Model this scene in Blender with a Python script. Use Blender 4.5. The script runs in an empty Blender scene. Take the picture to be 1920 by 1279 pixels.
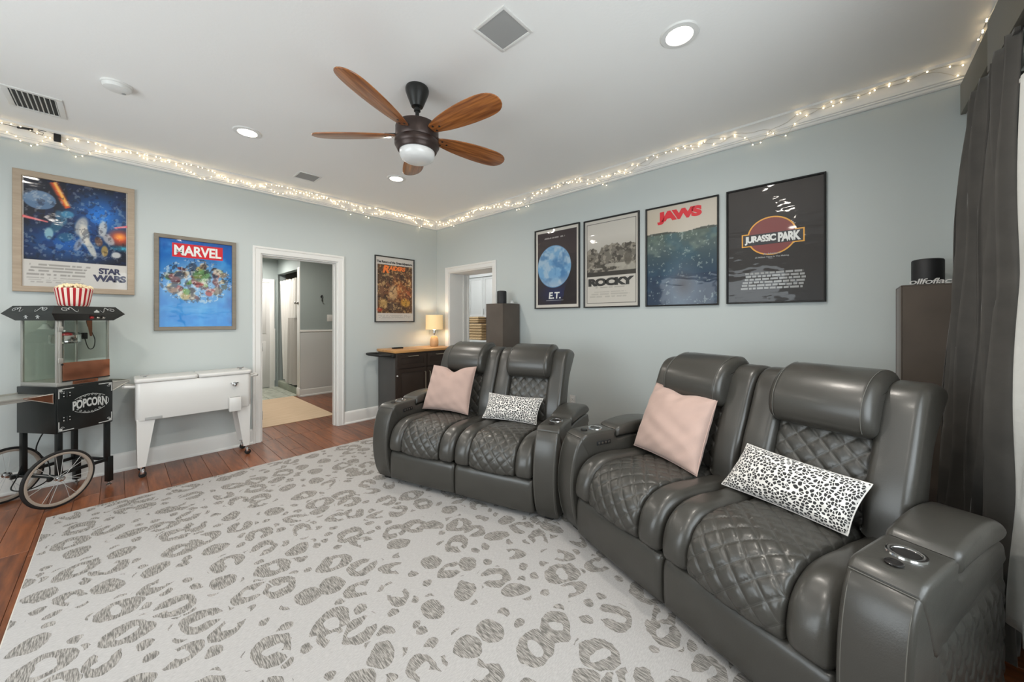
import bpy, bmesh, math, random
import numpy as np
from mathutils import Vector, Matrix
random.seed(7); rng = np.random.RandomState(5)
PI = math.pi
sc = bpy.context.scene
COL = sc.collection

def lin(c):
    c = c / 255.0
    return c / 12.92 if c <= 0.04045 else ((c + 0.055) / 1.055) ** 2.4
def rgb(r, g, b): return (lin(r), lin(g), lin(b), 1.0)

# ------------------------------------------------------------------ camera
cam_d = bpy.data.cameras.new('camera'); cam = bpy.data.objects.new('camera', cam_d); COL.objects.link(cam)
cam.location = (-3.33, -4.66, 1.32); cam.rotation_euler = (PI / 2, 0, math.radians(42.8 - 90))
cam_d.sensor_width = 36; cam_d.lens = 684 / 1920 * 36; cam_d.shift_y = -40.5 / 1920
cam_d.clip_start = 0.02
sc.camera = cam
# ------------------------------------------------------------------ light and exposure
world = bpy.data.worlds.new('sky'); sc.world = world; world.use_nodes = True
wb = world.node_tree.nodes['Background']; wb.inputs[0].default_value = (0.90, 0.95, 1.0, 1); wb.inputs[1].default_value = 6.0
sc.view_settings.view_transform = 'Standard'; sc.view_settings.look = 'None'
sc.view_settings.exposure = 0.18; sc.view_settings.gamma = 1.0; sc.view_settings.use_curve_mapping = False
sc.cycles.use_denoising = True; sc.cycles.max_bounces = 8; sc.cycles.diffuse_bounces = 5; sc.cycles.sample_clamp_indirect = 6.0
SPOT_W = 9.5; SPOT_GLOW = 14.0; BULB = 15.0; LAMP_W = 2.6
def area(name, loc, rot, sx, sy, power, color=(1, 1, 1), portal=False, shape='RECTANGLE'):
    l = bpy.data.lights.new(name, 'AREA'); l.shape = shape; l.size = sx
    if shape == 'RECTANGLE': l.size_y = sy
    l.energy = power; l.color = color
    if portal: l.cycles.is_portal = True
    o = bpy.data.objects.new(name, l); COL.objects.link(o); o.location = loc; o.rotation_euler = rot
    return o
# window portals: they only guide the sky's own light in through the openings
area('window_daylight', (-2.45, -5.36, 1.45), (PI / 2, 0, 0), 1.9, 1.5, 1, portal=True)
area('window_daylight', (-5.32, -2.6, 1.45), (PI / 2, 0, -PI / 2), 2.4, 1.6, 1, portal=True)  # portal of the added left-wall window
ZC = 2.80
SPOTS = [(-2.636, -1.17), (-1.347, -1.17), (-1.347, -4.01), (-2.636, -4.01), (-3.95, -1.6), (-3.95, -4.01)]
for x, y in SPOTS:
    a = area('downlight', (x, y, ZC - 0.02), (0, 0, 0), 0.12, 0.12, SPOT_W, (1.0, 0.93, 0.84), shape='DISK'); a.data.spread = math.radians(165)
area('hall_light', (-1.6, 1.3, 2.43), (0, 0, 0), 0.3, 0.3, 16, (1, .93, .84), shape='DISK')
area('bathroom_light', (-1.75, 3.0, 2.43), (0, 0, 0), 0.3, 0.3, 24, (1, .95, .9), shape='DISK')
area('kitchen_light', (1.0, 0.4, 2.7), (0, 0, 0), 0.9, 1.6, 6.5, (1, .97, .93))

# ------------------------------------------------------------------ materials
class NT:
    def __init__(s, m): s.t = m.node_tree; s.n = s.t.nodes; s.l = s.t.links; s.b = s.n['Principled BSDF']
    def node(s, typ, **kw):
        n = s.n.new(typ)
        for k, v in kw.items(): setattr(n, k, v)
        return n
    def set(s, sock, v):
        if hasattr(v, 'links') or isinstance(v, bpy.types.NodeSocket): s.l.new(v, sock)
        else: sock.default_value = v
    def m(s, op, a, b=0.0, c=0.0, clamp=False):
        n = s.node('ShaderNodeMath', operation=op, use_clamp=clamp)
        s.set(n.inputs[0], a); s.set(n.inputs[1], b); s.set(n.inputs[2], c); return n.outputs[0]
    def v(s, op, a, b=(0, 0, 0), scale=None):
        n = s.node('ShaderNodeVectorMath', operation=op); s.set(n.inputs[0], a); s.set(n.inputs[1], b)
        if scale is not None: s.set(n.inputs[3], scale)
        return n.outputs['Value'] if op in ('LENGTH', 'DOT_PRODUCT', 'DISTANCE') else n.outputs[0]
    def mix(s, f, a, b):
        n = s.node('ShaderNodeMix', data_type='RGBA'); s.set(n.inputs[0], f); s.set(n.inputs[6], a); s.set(n.inputs[7], b); return n.outputs[2]
    def ss(s, x, e0, e1):
        n = s.node('ShaderNodeMapRange', interpolation_type='SMOOTHSTEP')
        s.set(n.inputs[0], x); n.inputs[1].default_value = e0; n.inputs[2].default_value = e1; return n.outputs[0]
    def obj(s): return s.node('ShaderNodeTexCoord').outputs['Object']
    def uv(s): return s.node('ShaderNodeTexCoord').outputs['UV']
    def sep(s, v): n = s.node('ShaderNodeSeparateXYZ'); s.set(n.inputs[0], v); return n.outputs
    def comb(s, x, y, z): n = s.node('ShaderNodeCombineXYZ'); s.set(n.inputs[0], x); s.set(n.inputs[1], y); s.set(n.inputs[2], z); return n.outputs[0]
    def noise(s, vec, scale, detail=3, rough=.5, out=0):
        n = s.node('ShaderNodeTexNoise'); s.set(n.inputs['Vector'], vec); n.inputs['Scale'].default_value = scale
        n.inputs['Detail'].default_value = detail; n.inputs['Roughness'].default_value = rough; return n.outputs[out]
    def vor(s, vec, scale, feature='F1', rnd=1.0):
        n = s.node('ShaderNodeTexVoronoi', feature=feature); s.set(n.inputs['Vector'], vec); n.inputs['Scale'].default_value = scale
        n.inputs['Randomness'].default_value = rnd; return n.outputs
    def bump(s, h, strength=.3, dist=.01):
        n = s.node('ShaderNodeBump'); s.set(n.inputs['Height'], h); n.inputs['Strength'].default_value = strength
        n.inputs['Distance'].default_value = dist; s.l.new(n.outputs[0], s.b.inputs['Normal']); return n
    def base(s, c): s.set(s.b.inputs['Base Color'], c)

def mat(name, c=None, rough=.5, metal=0., coat=0., emit=None, es=0., sheen=0., spec=.5, bump=None, vary=None):
    m = bpy.data.materials.new(name); m.use_nodes = True; t = NT(m); b = t.b
    if c: b.inputs['Base Color'].default_value = rgb(*c)
    b.inputs['Roughness'].default_value = rough; b.inputs['Metallic'].default_value = metal
    b.inputs['Coat Weight'].default_value = coat; b.inputs['Coat Roughness'].default_value = .04
    b.inputs['Sheen Weight'].default_value = sheen; b.inputs['Specular IOR Level'].default_value = spec
    if emit: b.inputs['Emission Color'].default_value = rgb(*emit); b.inputs['Emission Strength'].default_value = es
    if vary and c:   # gentle mottling (scale, amount)
        k = t.noise(t.obj(), vary[0], 4); a = vary[1]
        t.base(t.mix(k, rgb(*[max(0, q * (1 - a)) for q in c]), rgb(*[min(255, q * (1 + a)) for q in c])))
    if bump: t.bump(t.noise(t.obj(), bump[0], 3), bump[1], bump[2] if len(bump) > 2 else .004)
    return m

M = {}
M['wall'] = mat('sage_blue_wall_paint', (190, 196, 194), .62, bump=(180, .12, .002))
M['ceiling'] = mat('ceiling_paint', (243, 242, 239), .8, bump=(60, .2, .003))
M['trim'] = mat('white_trim_paint', (226, 225, 221), .38)
M['white'] = mat('white_enamel', (212, 210, 206), .3, coat=.15)
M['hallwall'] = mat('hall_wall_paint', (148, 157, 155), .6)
M['wains'] = mat('wainscot_paint', (196, 196, 194), .5)
M['black'] = mat('black_enamel', (17, 21, 21), .32)
M['blackm'] = mat('matte_black', (22, 22, 22), .6)
M['rubber'] = mat('black_rubber', (22, 21, 20), .75)
M['chrome'] = mat('polished_chrome', (205, 205, 205), .12, 1.)
M['steel'] = mat('brushed_steel', (165, 163, 158), .32, 1.)
M['alu'] = mat('satin_aluminium', (188, 186, 180), .42, .75)
M['rimp'] = mat('beige_rim', (160, 148, 136), .45)
M['copper'] = mat('copper_panel', (160, 108, 84), .25, .85, vary=(6, .25))
M['brass'] = mat('nickel_handle', (205, 195, 175), .3, .9)
M['espresso'] = mat('espresso_wood', (52, 42, 36), .4, bump=(40, .1))
M['greypanel'] = mat('charcoal_panel', (74, 72, 70), .45)
M['pinkc'] = mat('blush_velvet', (182, 155, 144), .9, sheen=.2, bump=(300, .3, .002), vary=(9, .05))
M['brownfab'] = mat('taupe_velvet_cover', (84, 75, 67), .9, sheen=.2, vary=(5, .14))
M['speaker'] = mat('black_speaker_mesh', (26, 26, 28), .55, bump=(900, .4, .001))
M['paper'] = mat('poster_paper', (196, 190, 180), .6)
M['silver'] = mat('silver_decal', (186, 188, 186), .4)
M['shade'] = mat('lamp_shade_linen', (238, 214, 170), .8, emit=(255, 208, 140), es=.36)
M['ceramic'] = mat('tan_lamp_base', (206, 170, 128), .45, vary=(20, .1))
M['spotdisc'] = mat('downlight_lens', (255, 255, 255), .4, emit=(255, 246, 232), es=SPOT_GLOW)
M['bulb'] = mat('fairy_bulb', (255, 240, 210), .4, emit=(255, 226, 178), es=BULB)
M['wire'] = mat('silver_wire', (190, 182, 168), .4, .5)
M['grille'] = mat('speaker_grille_cloth', (160, 160, 158), .9)
M['bowl'] = mat('frosted_glass_bowl', (222, 222, 220), .3, coat=.3)
M['bronze'] = mat('oil_rubbed_bronze', (66, 54, 50), .38, .55)
M['darkbronze'] = mat('dark_bronze', (44, 44, 42), .4, .4)
M['curtain'] = mat('charcoal_velvet_curtain', (68, 65, 61), .8, sheen=.3, vary=(9, .2), bump=(60, .15, .003))  # mottling strengthened to suggest shade between the folds
M['valance'] = mat('olive_taupe_valance', (104, 98, 84), .85, sheen=.15, bump=(200, .2))
M['liner'] = mat('white_liner', (214, 214, 210), .85, bump=(25, .5, .01))
M['sheer'] = mat('shower_curtain_cloth', (214, 211, 205), .8)
M['sheer2'] = mat('shower_curtain_panel', (176, 172, 166), .8)
M['stone'] = mat('grey_stone_tile', (118, 112, 104), .5, vary=(14, .15))
M['curb'] = mat('green_grey_curb', (156, 160, 144), .5, vary=(12, .1))
M['door'] = mat('white_door_paint', (206, 205, 202), .4)
M['basket'] = mat('woven_seagrass', (190, 160, 120), .8, bump=(120, .8, .01), vary=(60, .25))
M['popped'] = mat('popcorn_flake', (236, 220, 180), .8)
M['cup'] = mat('cup_well', (30, 28, 27), .25)
M['red'] = mat('red_knob', (150, 24, 28), .35)
M['dark_screen'] = mat('near_black_casing', (20, 20, 22), .5)  # plain near-black for the blind cassette and the duct backing
M['skirt'] = mat('stitch_thread', (96, 94, 88), .7)

def wood_mat():
    m = mat('hardwood_plank', None, .34, coat=.12); t = NT(m)
    o = t.obj(); r = t.node('ShaderNodeObjectInfo').outputs['Random']
    off = t.comb(t.m('MULTIPLY', r, 37.), t.m('MULTIPLY', r, 91.), 0.)
    v = t.v('ADD', t.v('MULTIPLY', o, (14., 1.6, 1.)), off)
    g = t.noise(v, 2.2, 6, .62); g2 = t.noise(t.v('MULTIPLY', o, (5., 2., 1.)), 3.5, 3)
    c = t.mix(t.ss(g, .32, .72), rgb(72, 38, 22), rgb(142, 82, 46))
    c = t.mix(t.m('MULTIPLY', t.ss(g2, .45, .8), .45), c, rgb(66, 36, 22))
    tint = t.mix(r, rgb(98, 56, 34), rgb(160, 96, 58))
    t.base(t.mix(.35, c, tint)); t.bump(g, .12, .003); return m
M['plank'] = wood_mat()

def butcher():
    m = mat('butcher_block', None, .35); t = NT(m); o = t.obj(); s = t.sep(o)
    st = t.m('FLOOR', t.m('MULTIPLY', s[1], 22.)); n = t.node('ShaderNodeTexWhiteNoise', noise_dimensions='1D'); t.set(n.inputs['W'], st)
    g = t.noise(t.v('MULTIPLY', o, (3., 40., 1.)), 3., 4)
    t.base(t.mix(g, t.mix(n.outputs[0], rgb(176, 124, 74), rgb(214, 164, 104)), rgb(196, 146, 90))); return m
M['butcher'] = butcher()

def blade_wood():
    m = mat('fan_blade_wood', None, .3, coat=.25); t = NT(m); o = t.obj()
    g = t.noise(t.v('MULTIPLY', o, (2.2, 34., 4.)), 2.0, 5)
    t.base(t.mix(t.ss(g, .3, .75), rgb(118, 66, 32), rgb(178, 112, 58))); return m
M['blade'] = blade_wood()

def frame_mat(name, c1, c2):
    m = mat(name, None, .45); t = NT(m); t.base(t.mix(t.noise(t.v('MULTIPLY', t.obj(), (3, 3, 20)), 3., 4), rgb(*c1), rgb(*c2))); return m
M['frame_wood'] = frame_mat('champagne_wood_frame', (148, 130, 110), (182, 164, 142))
M['frame_grey'] = frame_mat('weathered_grey_frame', (106, 98, 86), (138, 128, 112))
M['frame_black'] = mat('black_frame', (30, 31, 31), .4)

def leather(name, quilt=False):
    m = mat(name, None, .36, coat=.3); t = NT(m); t.b.inputs['Coat Roughness'].default_value = .22
    n = t.noise(t.obj(), 3.5, 3); c = t.mix(n, rgb(52, 50, 46), rgb(62, 60, 55))
    grain = t.vor(t.obj(), 260.)[0]; wr = t.noise(t.obj(), 9., 3, .5)
    h = t.m('ADD', t.m('MULTIPLY', grain, .10), t.m('MULTIPLY', wr, .9))
    if quilt:
        u = t.sep(t.uv()); P = .088
        def line(a, w):
            f = t.m('ABSOLUTE', t.m('SUBTRACT', t.m('FRACT', t.m('DIVIDE', a, P)), .5)); return t.m('MULTIPLY', f, P)
        d = t.m('MINIMUM', line(t.m('ADD', u[0], u[1]), 0), line(t.m('SUBTRACT', u[0], u[1]), 0))
        dd = t.m('ABSOLUTE', t.m('SUBTRACT', d, .0035))
        k = t.m('SUBTRACT', 1., t.ss(dd, .0006, .0022))
        c = t.mix(t.m('MULTIPLY', k, .35), c, rgb(92, 91, 87))
        h = t.m('ADD', h, t.m('MULTIPLY', t.ss(d, 0., .014), 1.2))
    t.base(c); t.bump(h, .28, .006); t.b.inputs['Roughness'].default_value = .38; return m
M['leather'] = leather('grey_leather'); M['quilt'] = leather('quilted_grey_leather', True)

def rug_mat():
    m = mat('leopard_rug_weave', None, .95); t = NT(m); o = t.obj()
    wv = t.noise(o, 7.5, 3, .55, out=1)
    p = t.v('ADD', o, t.v('MULTIPLY', t.v('SUBTRACT', wv, (.5, .5, .5)), (.075, .075, 0)))
    p2 = t.v('MULTIPLY', p, (1., 1., 0.))
    def layer(scale, off, rin, rout, lim):
        q = t.v('ADD', p2, off)
        n = t.node('ShaderNodeTexVoronoi', voronoi_dimensions='2D'); t.set(n.inputs['Vector'], q); n.inputs['Scale'].default_value = scale; n.inputs['Randomness'].default_value = .66
        pos = n.outputs['Position']; col = t.sep(n.outputs['Color'])
        pos = t.v('SCALE', pos, scale=1.0)
        d = t.v('SUBTRACT', q, pos); ds = t.sep(d)
        ang = t.m('MULTIPLY', col[0], 6.283); ca = t.m('COSINE', ang); sa = t.m('SINE', ang)
        x = t.m('ADD', t.m('MULTIPLY', ds[0], ca), t.m('MULTIPLY', ds[1], sa))
        y = t.m('SUBTRACT', t.m('MULTIPLY', ds[1], ca), t.m('MULTIPLY', ds[0], sa))
        x = t.m('MULTIPLY', x, scale); y = t.m('MULTIPLY', t.m('MULTIPLY', y, scale), t.m('ADD', .85, t.m('MULTIPLY', col[1], .6)))
        r = t.m('SQRT', t.m('ADD', t.m('MULTIPLY', x, x), t.m('MULTIPLY', y, y)))
        th = t.m('ARCTAN2', y, x)
        R = t.m('ADD', rin, t.m('MULTIPLY', col[2], .06))
        W = t.m('ADD', .125, t.m('MULTIPLY', t.m('SINE', t.m('ADD', t.m('MULTIPLY', th, 2.), t.m('MULTIPLY', col[1], 9.))), .045))
        ring = t.m('LESS_THAN', t.m('ABSOLUTE', t.m('SUBTRACT', r, R)), W)
        gapw = t.m('MULTIPLY', t.m('SUBTRACT', col[1], .25), 1.7)       # some rings are closed, most are open
        gap = t.m('GREATER_THAN', t.m('ABSOLUTE', th), gapw)
        ring = t.m('MULTIPLY', ring, gap)
        blob = t.m('MULTIPLY', t.m('GREATER_THAN', col[2], .74), t.m('LESS_THAN', r, t.m('ADD', .27, t.m('MULTIPLY', col[1], .10))))
        notb = t.m('LESS_THAN', col[2], .74)
        return t.m('ADD', t.m('MULTIPLY', ring, notb), blob), r
    a, r = layer(5.3, (0., 0., 0.), .255, .3, .5)
    far = t.m('GREATER_THAN', r, .52)
    n2 = t.node('ShaderNodeTexVoronoi', voronoi_dimensions='2D'); t.set(n2.inputs['Vector'], p2); n2.inputs['Scale'].default_value = 11.5; n2.inputs['Randomness'].default_value = .8
    b = t.m('MULTIPLY', t.m('MULTIPLY', t.m('LESS_THAN', n2.outputs[0], .27), far), t.m('GREATER_THAN', t.sep(n2.outputs[1])[0], .30))
    k = t.m('MINIMUM', t.m('ADD', a, b), 1.)
    hatch = t.noise(t.v('MULTIPLY', o, (260., 26., 1.)), 1., 2, .6)
    hatch2 = t.noise(t.v('MULTIPLY', o, (60., 300., 1.)), 1., 2, .6)
    spot = t.mix(t.ss(hatch, .35, .68), rgb(100, 97, 93), rgb(168, 163, 157))
    ground = t.mix(t.ss(hatch2, .3, .7), rgb(164, 161, 159), rgb(178, 175, 173))
    t.base(t.mix(k, ground, spot)); t.bump(t.m('SUBTRACT', hatch2, t.m('MULTIPLY', k, .6)), .25, .004); return m
M['rug'] = rug_mat()

def dots_mat():
    m = mat('dalmatian_print_cloth', None, .85, sheen=.3); t = NT(m); u = t.v('MULTIPLY', t.uv(), (1., 1., 0.))
    q = t.v('ADD', u, t.v('MULTIPLY', t.v('SUBTRACT', t.noise(u, 30., 2, .5, out=1), (.5, .5, .5)), (.02, .02, 0)))
    n = t.node('ShaderNodeTexVoronoi', voronoi_dimensions='2D', feature='DISTANCE_TO_EDGE'); t.set(n.inputs['Vector'], q); n.inputs['Scale'].default_value = 74.; n.inputs['Randomness'].default_value = .95
    n2 = t.node('ShaderNodeTexVoronoi', voronoi_dimensions='2D'); t.set(n2.inputs['Vector'], q); n2.inputs['Scale'].default_value = 74.; n2.inputs['Randomness'].default_value = .95
    k = t.m('MULTIPLY', t.m('GREATER_THAN', n.outputs[0], .10), t.m('LESS_THAN', n2.outputs[0], .46))
    t.base(t.mix(k, rgb(222, 218, 212), rgb(40, 38, 38))); return m
M['dots'] = dots_mat()

def stripe_mat():
    m = mat('red_and_cream_stripes', None, .8); t = NT(m); s = t.sep(t.obj()); a = t.m('ARCTAN2', s[1], s[0])
    k = t.m('GREATER_THAN', t.m('FRACT', t.m('MULTIPLY', t.m('DIVIDE', a, 2 * PI), 20.)), .48)
    t.base(t.mix(k, rgb(168, 24, 34), rgb(234, 214, 200))); return m
M['stripes'] = stripe_mat()

def art_mat(name, wavy):
    m = mat(name, None, .5, coat=.45, spec=.25); t = NT(m); a = t.node('ShaderNodeAttribute', attribute_name='print'); t.base(a.outputs[0])
    n = t.node('ShaderNodeBump'); t.set(n.inputs['Height'], t.noise(t.v('MULTIPLY', t.obj(), (1., 1., 2.2)), 4.5, 2)); n.inputs['Strength'].default_value = wavy; n.inputs['Distance'].default_value = .03
    t.l.new(n.outputs[0], t.b.inputs['Coat Normal']); return m
M['print'] = art_mat('poster_print', .06); M['printw'] = art_mat('wavy_poster_print', .2)

def glass_mat(name, tint, refl=.12):
    m = bpy.data.materials.new(name); m.use_nodes = True; t = m.node_tree; n = t.nodes; n.clear()
    o = n.new('ShaderNodeOutputMaterial'); tr = n.new('ShaderNodeBsdfTransparent'); tr.inputs[0].default_value = tint
    g = n.new('ShaderNodeBsdfGlossy'); g.inputs['Roughness'].default_value = .05; mx = n.new('ShaderNodeMixShader')
    f = n.new('ShaderNodeLayerWeight'); pw = n.new('ShaderNodeMath'); pw.operation = 'POWER'; pw.inputs[1].default_value = 5.
    ad = n.new('ShaderNodeMath'); ad.operation = 'MULTIPLY_ADD'; ad.inputs[1].default_value = .6; ad.inputs[2].default_value = refl * .5; ad.use_clamp = True
    t.links.new(f.outputs['Facing'], pw.inputs[0]); t.links.new(pw.outputs[0], ad.inputs[0]); t.links.new(ad.outputs[0], mx.inputs[0])
    t.links.new(tr.outputs[0], mx.inputs[1]); t.links.new(g.outputs[0], mx.inputs[2]); t.links.new(mx.outputs[0], o.inputs[0]); return m
M['glass'] = glass_mat('clear_pane', (.95, .97, .95, 1), .05)
M['wglass'] = glass_mat('window_pane', (.95, .97, .97, 1), .04)
M['smoked'] = glass_mat('green_grey_pane', (.86, .89, .84, 1), .10)  # pale green-grey tint for the back and left side panes

def tile_mat():
    m = mat('veined_floor_tile', None, .4); t = NT(m); g = t.noise(t.v('MULTIPLY', t.obj(), (3., 9., 1.)), 3., 5, .65)
    t.base(t.mix(t.ss(g, .35, .65), rgb(128, 134, 120), rgb(196, 198, 186))); return m
M['tile'] = tile_mat()
def ply_mat():
    m = mat('pale_mat_grain', None, .75); t = NT(m); g = t.noise(t.v('MULTIPLY', t.obj(), (1.5, 7., 1.)), 2.5, 4, .6)
    t.base(t.mix(g, rgb(190, 162, 130), rgb(214, 190, 162))); return m
M['ply'] = ply_mat()

# ------------------------------------------------------------------ mesh helpers
class G:
    """collects geometry for ONE mesh object"""
    def __init__(s): s.bm = bmesh.new(); s.uv = None
    def box(s, a, b, bev=0., rot=None, piv=None, seg=2):
        c = [(a[i] + b[i]) / 2 for i in range(3)]; d = [abs(b[i] - a[i]) for i in range(3)]
        r = bmesh.ops.create_cube(s.bm, size=1.0); vs = r['verts']
        bmesh.ops.scale(s.bm, vec=d, verts=vs)
        if bev > 0:
            es = list({e for v in vs for e in v.link_edges})
            q = bmesh.ops.bevel(s.bm, geom=vs + es, offset=min(bev, min(d) * .49), segments=seg, profile=.5, affect='EDGES')
            vs = list({v for f in q['faces'] for v in f.verts} | {v for v in vs if v.is_valid})
        bmesh.ops.translate(s.bm, vec=c, verts=vs)
        if rot is not None: bmesh.ops.rotate(s.bm, cent=piv or c, matrix=rot, verts=vs)
        return s
    def ring_surface(s, rings, closed=True, capa=True, capb=True):
        R = [[s.bm.verts.new(p) for p in r] for r in rings]; n = len(R[0])
        for i in range(len(R) - 1):
            for j in range(n if closed else n - 1):
                k = (j + 1) % n
                try: s.bm.faces.new((R[i][j], R[i][k], R[i + 1][k], R[i + 1][j]))
                except ValueError: pass
        if closed and capa: s.bm.faces.new(R[0][::-1])
        if closed and capb: s.bm.faces.new(R[-1])
        return R
    def lathe(s, prof, c=(0, 0, 0), axis='z', n=32, cap=True):
        rings = []
        for r, h in prof:
            ring = []
            for k in range(n):
                a = 2 * PI * k / n; x, y = max(r, 1e-4) * math.cos(a), max(r, 1e-4) * math.sin(a)
                p = {'z': (x, y, h), 'y': (x, h, -y), 'x': (h, x, y)}[axis]
                ring.append((c[0] + p[0], c[1] + p[1], c[2] + p[2]))
            rings.append(ring)
        s.ring_surface(rings, True, cap, cap); return s
    def tube(s, pts, r, n=8, close=False, cap=True):
        P = [Vector(p) for p in pts]; N = len(P); rings = []; prev = None
        for i in range(N):
            if close: t = (P[(i + 1) % N] - P[i - 1]).normalized()
            else: t = (P[min(i + 1, N - 1)] - P[max(i - 1, 0)]).normalized()
            if prev is None:
                u = t.orthogonal().normalized()
            else:
                u = (prev - t * prev.dot(t)); u = u.normalized() if u.length > 1e-6 else t.orthogonal().normalized()
            prev = u; w = t.cross(u); rr = r[i] if isinstance(r, (list, tuple)) else r
            rings.append([P[i] + (u * math.cos(2 * PI * k / n) + w * math.sin(2 * PI * k / n)) * rr for k in range(n)])
        if close: rings.append(rings[0])
        s.ring_surface(rings, True, cap and not close, cap and not close)
        if close: bmesh.ops.remove_doubles(s.bm, verts=s.bm.verts, dist=1e-6)
        return s
    def prism(s, poly, a, b, axis='y'):
        f = {'y': lambda p, h: (p[0], h, p[1]), 'x': lambda p, h: (h, p[0], p[1]), 'z': lambda p, h: (p[0], p[1], h)}[axis]
        s.ring_surface([[f(p, a) for p in poly], [f(p, b) for p in poly]]); return s
    def soft(s, poly, a, b, r=.02, axis='x', seg=4):
        """closed profile extruded along an axis with rounded ends"""
        n = len(poly); P = [Vector((p[0], p[1])) for p in poly]
        ar = sum(P[i].x * P[(i + 1) % n].y - P[(i + 1) % n].x * P[i].y for i in range(n)); sg = 1 if ar > 0 else -1
        nor = []
        for i in range(n):
            t = (P[(i + 1) % n] - P[i - 1]); t.normalize(); nor.append(Vector((-t.y, t.x)) * sg)
        f = {'y': lambda p, h: (p.x, h, p.y), 'x': lambda p, h: (h, p.x, p.y), 'z': lambda p, h: (p.x, p.y, h)}[axis]
        rings = []; L = [(a + r * (1 - math.cos(k / seg * PI / 2)), r * (1 - math.sin(k / seg * PI / 2))) for k in range(seg + 1)]
        L += [(b - (h - a), i) for h, i in L[::-1]]
        for h, ins in L: rings.append([f(P[i] + nor[i] * ins, h) for i in range(n)])
        s.ring_surface(rings); return s
    def grid(s, fn, na, nb, uvf=None, closea=False):
        V = [[s.bm.verts.new(fn(i / (na - 1 if not closea else na), j / (nb - 1))) for j in range(nb)] for i in range(na)]
        lay = s.bm.loops.layers.uv.verify() if uvf else None
        for i in range(na if closea else na - 1):
            for j in range(nb - 1):
                ii = (i + 1) % na
                f = s.bm.faces.new((V[i][j], V[ii][j], V[ii][j + 1], V[i][j + 1]))
                if lay:
                    for lp, (a, b) in zip(f.loops, ((i, j), (i + 1, j), (i + 1, j + 1), (i, j + 1))):
                        lp[lay].uv = uvf(a / (na - 1), b / (nb - 1))
        return V

def link(name, data, parent=None):
    o = bpy.data.objects.new(name, data); COL.objects.link(o)
    if parent: o.parent = parent
    return o
def fin(name, g, m, parent=None, smooth=True, ang=38, loc=None, rot=None, fix=True):
    me = bpy.data.meshes.new(name)
    if fix: bmesh.ops.recalc_face_normals(g.bm, faces=g.bm.faces)
    g.bm.to_mesh(me); g.bm.free()
    for mm in (m if isinstance(m, (list, tuple)) else [m]): me.materials.append(mm)
    if smooth:
        me.shade_smooth(); me.set_sharp_from_angle(angle=math.radians(ang))
    o = link(name, me, parent)
    if loc: o.location = loc
    if rot: o.rotation_euler = rot
    return o
def tag(o, label=None, cat=None, group=None, kind=None):
    if label: o['label'] = label
    if cat: o['category'] = cat
    if group: o['group'] = group
    if kind: o['kind'] = kind
    return o
def thing(name, label, cat, loc=(0, 0, 0), rz=0., group=None):
    o = link(name, None); o.location = loc; o.rotation_euler = (0, 0, rz); o.empty_display_size = .1
    return tag(o, label, cat, group)
def struct(name, g, m, parent=None, **k):
    o = fin(name, g, m, parent, **k)
    if not parent: o['kind'] = 'structure'
    return o
def dup(root, loc=None, rz=None, label=None):
    kids = {}
    for o in list(COL.objects):
        if o.parent: kids.setdefault(o.parent.name, []).append(o)
    def cp(o, par):
        c = o.copy(); COL.objects.link(c)
        if par: c.parent = par
        for k in kids.get(o.name, []): cp(k, c)
        return c
    r = cp(root, None)
    if loc: r.location = loc
    if rz is not None: r.rotation_euler.z = rz
    if label: r['label'] = label
    return r
def catmull(pts, n):
    P = [np.array(p, float) for p in pts]; P = [2 * P[0] - P[1]] + P + [2 * P[-1] - P[-2]]; out = []
    for i in range(1, len(P) - 2):
        for k in range(12):
            t = k / 12; a, b, c, d = P[i - 1], P[i], P[i + 1], P[i + 2]
            out.append(.5 * ((2 * b) + (-a + c) * t + (2 * a - 5 * b + 4 * c - d) * t * t + (-a + 3 * b - 3 * c + d) * t ** 3))
    out.append(P[-2]); out = np.array(out)
    L = np.concatenate([[0], np.cumsum(np.linalg.norm(np.diff(out, axis=0), axis=1))])
    s = np.linspace(0, L[-1], n); return np.stack([np.interp(s, L, out[:, k]) for k in range(out.shape[1])], 1), L[-1]
def smoothpoly(poly, n=40):
    q, _ = catmull(list(poly) + [poly[0]], n + 1); return [tuple(p) for p in q[:-1]]
def text_mesh(name, body, w, h, m, parent, loc, rot=(PI / 2, 0, 0), depth=.002, bold=0.02, shear=0., spacing=1.0, font_fit=True, arc=0.):
    cu = bpy.data.curves.new(name, 'FONT'); cu.body = body; cu.size = 1; cu.offset = bold; cu.extrude = .05; cu.shear = shear
    cu.space_character = spacing; cu.align_x = 'CENTER'; cu.resolution_u = 4
    tmp = bpy.data.objects.new('tmp_text', cu); COL.objects.link(tmp)
    dg = bpy.context.evaluated_depsgraph_get(); me = bpy.data.meshes.new_from_object(tmp.evaluated_get(dg))
    bpy.data.objects.remove(tmp)
    n = len(me.vertices); co = np.empty(n * 3); me.vertices.foreach_get('co', co); co = co.reshape(-1, 3)
    mn, mx = co.min(0), co.max(0); c = (mn + mx) / 2; s = mx - mn
    co = (co - c) / s * np.array([w, h, depth])
    if arc: co[:, 1] += arc * (1 - (2 * co[:, 0] / w) ** 2)
    me.vertices.foreach_set('co', co.ravel()); me.update(); me.name = name
    me.materials.clear(); me.materials.append(m)
    o = link(name, me, parent); o.location = loc; o.rotation_euler = rot; return o

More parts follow.
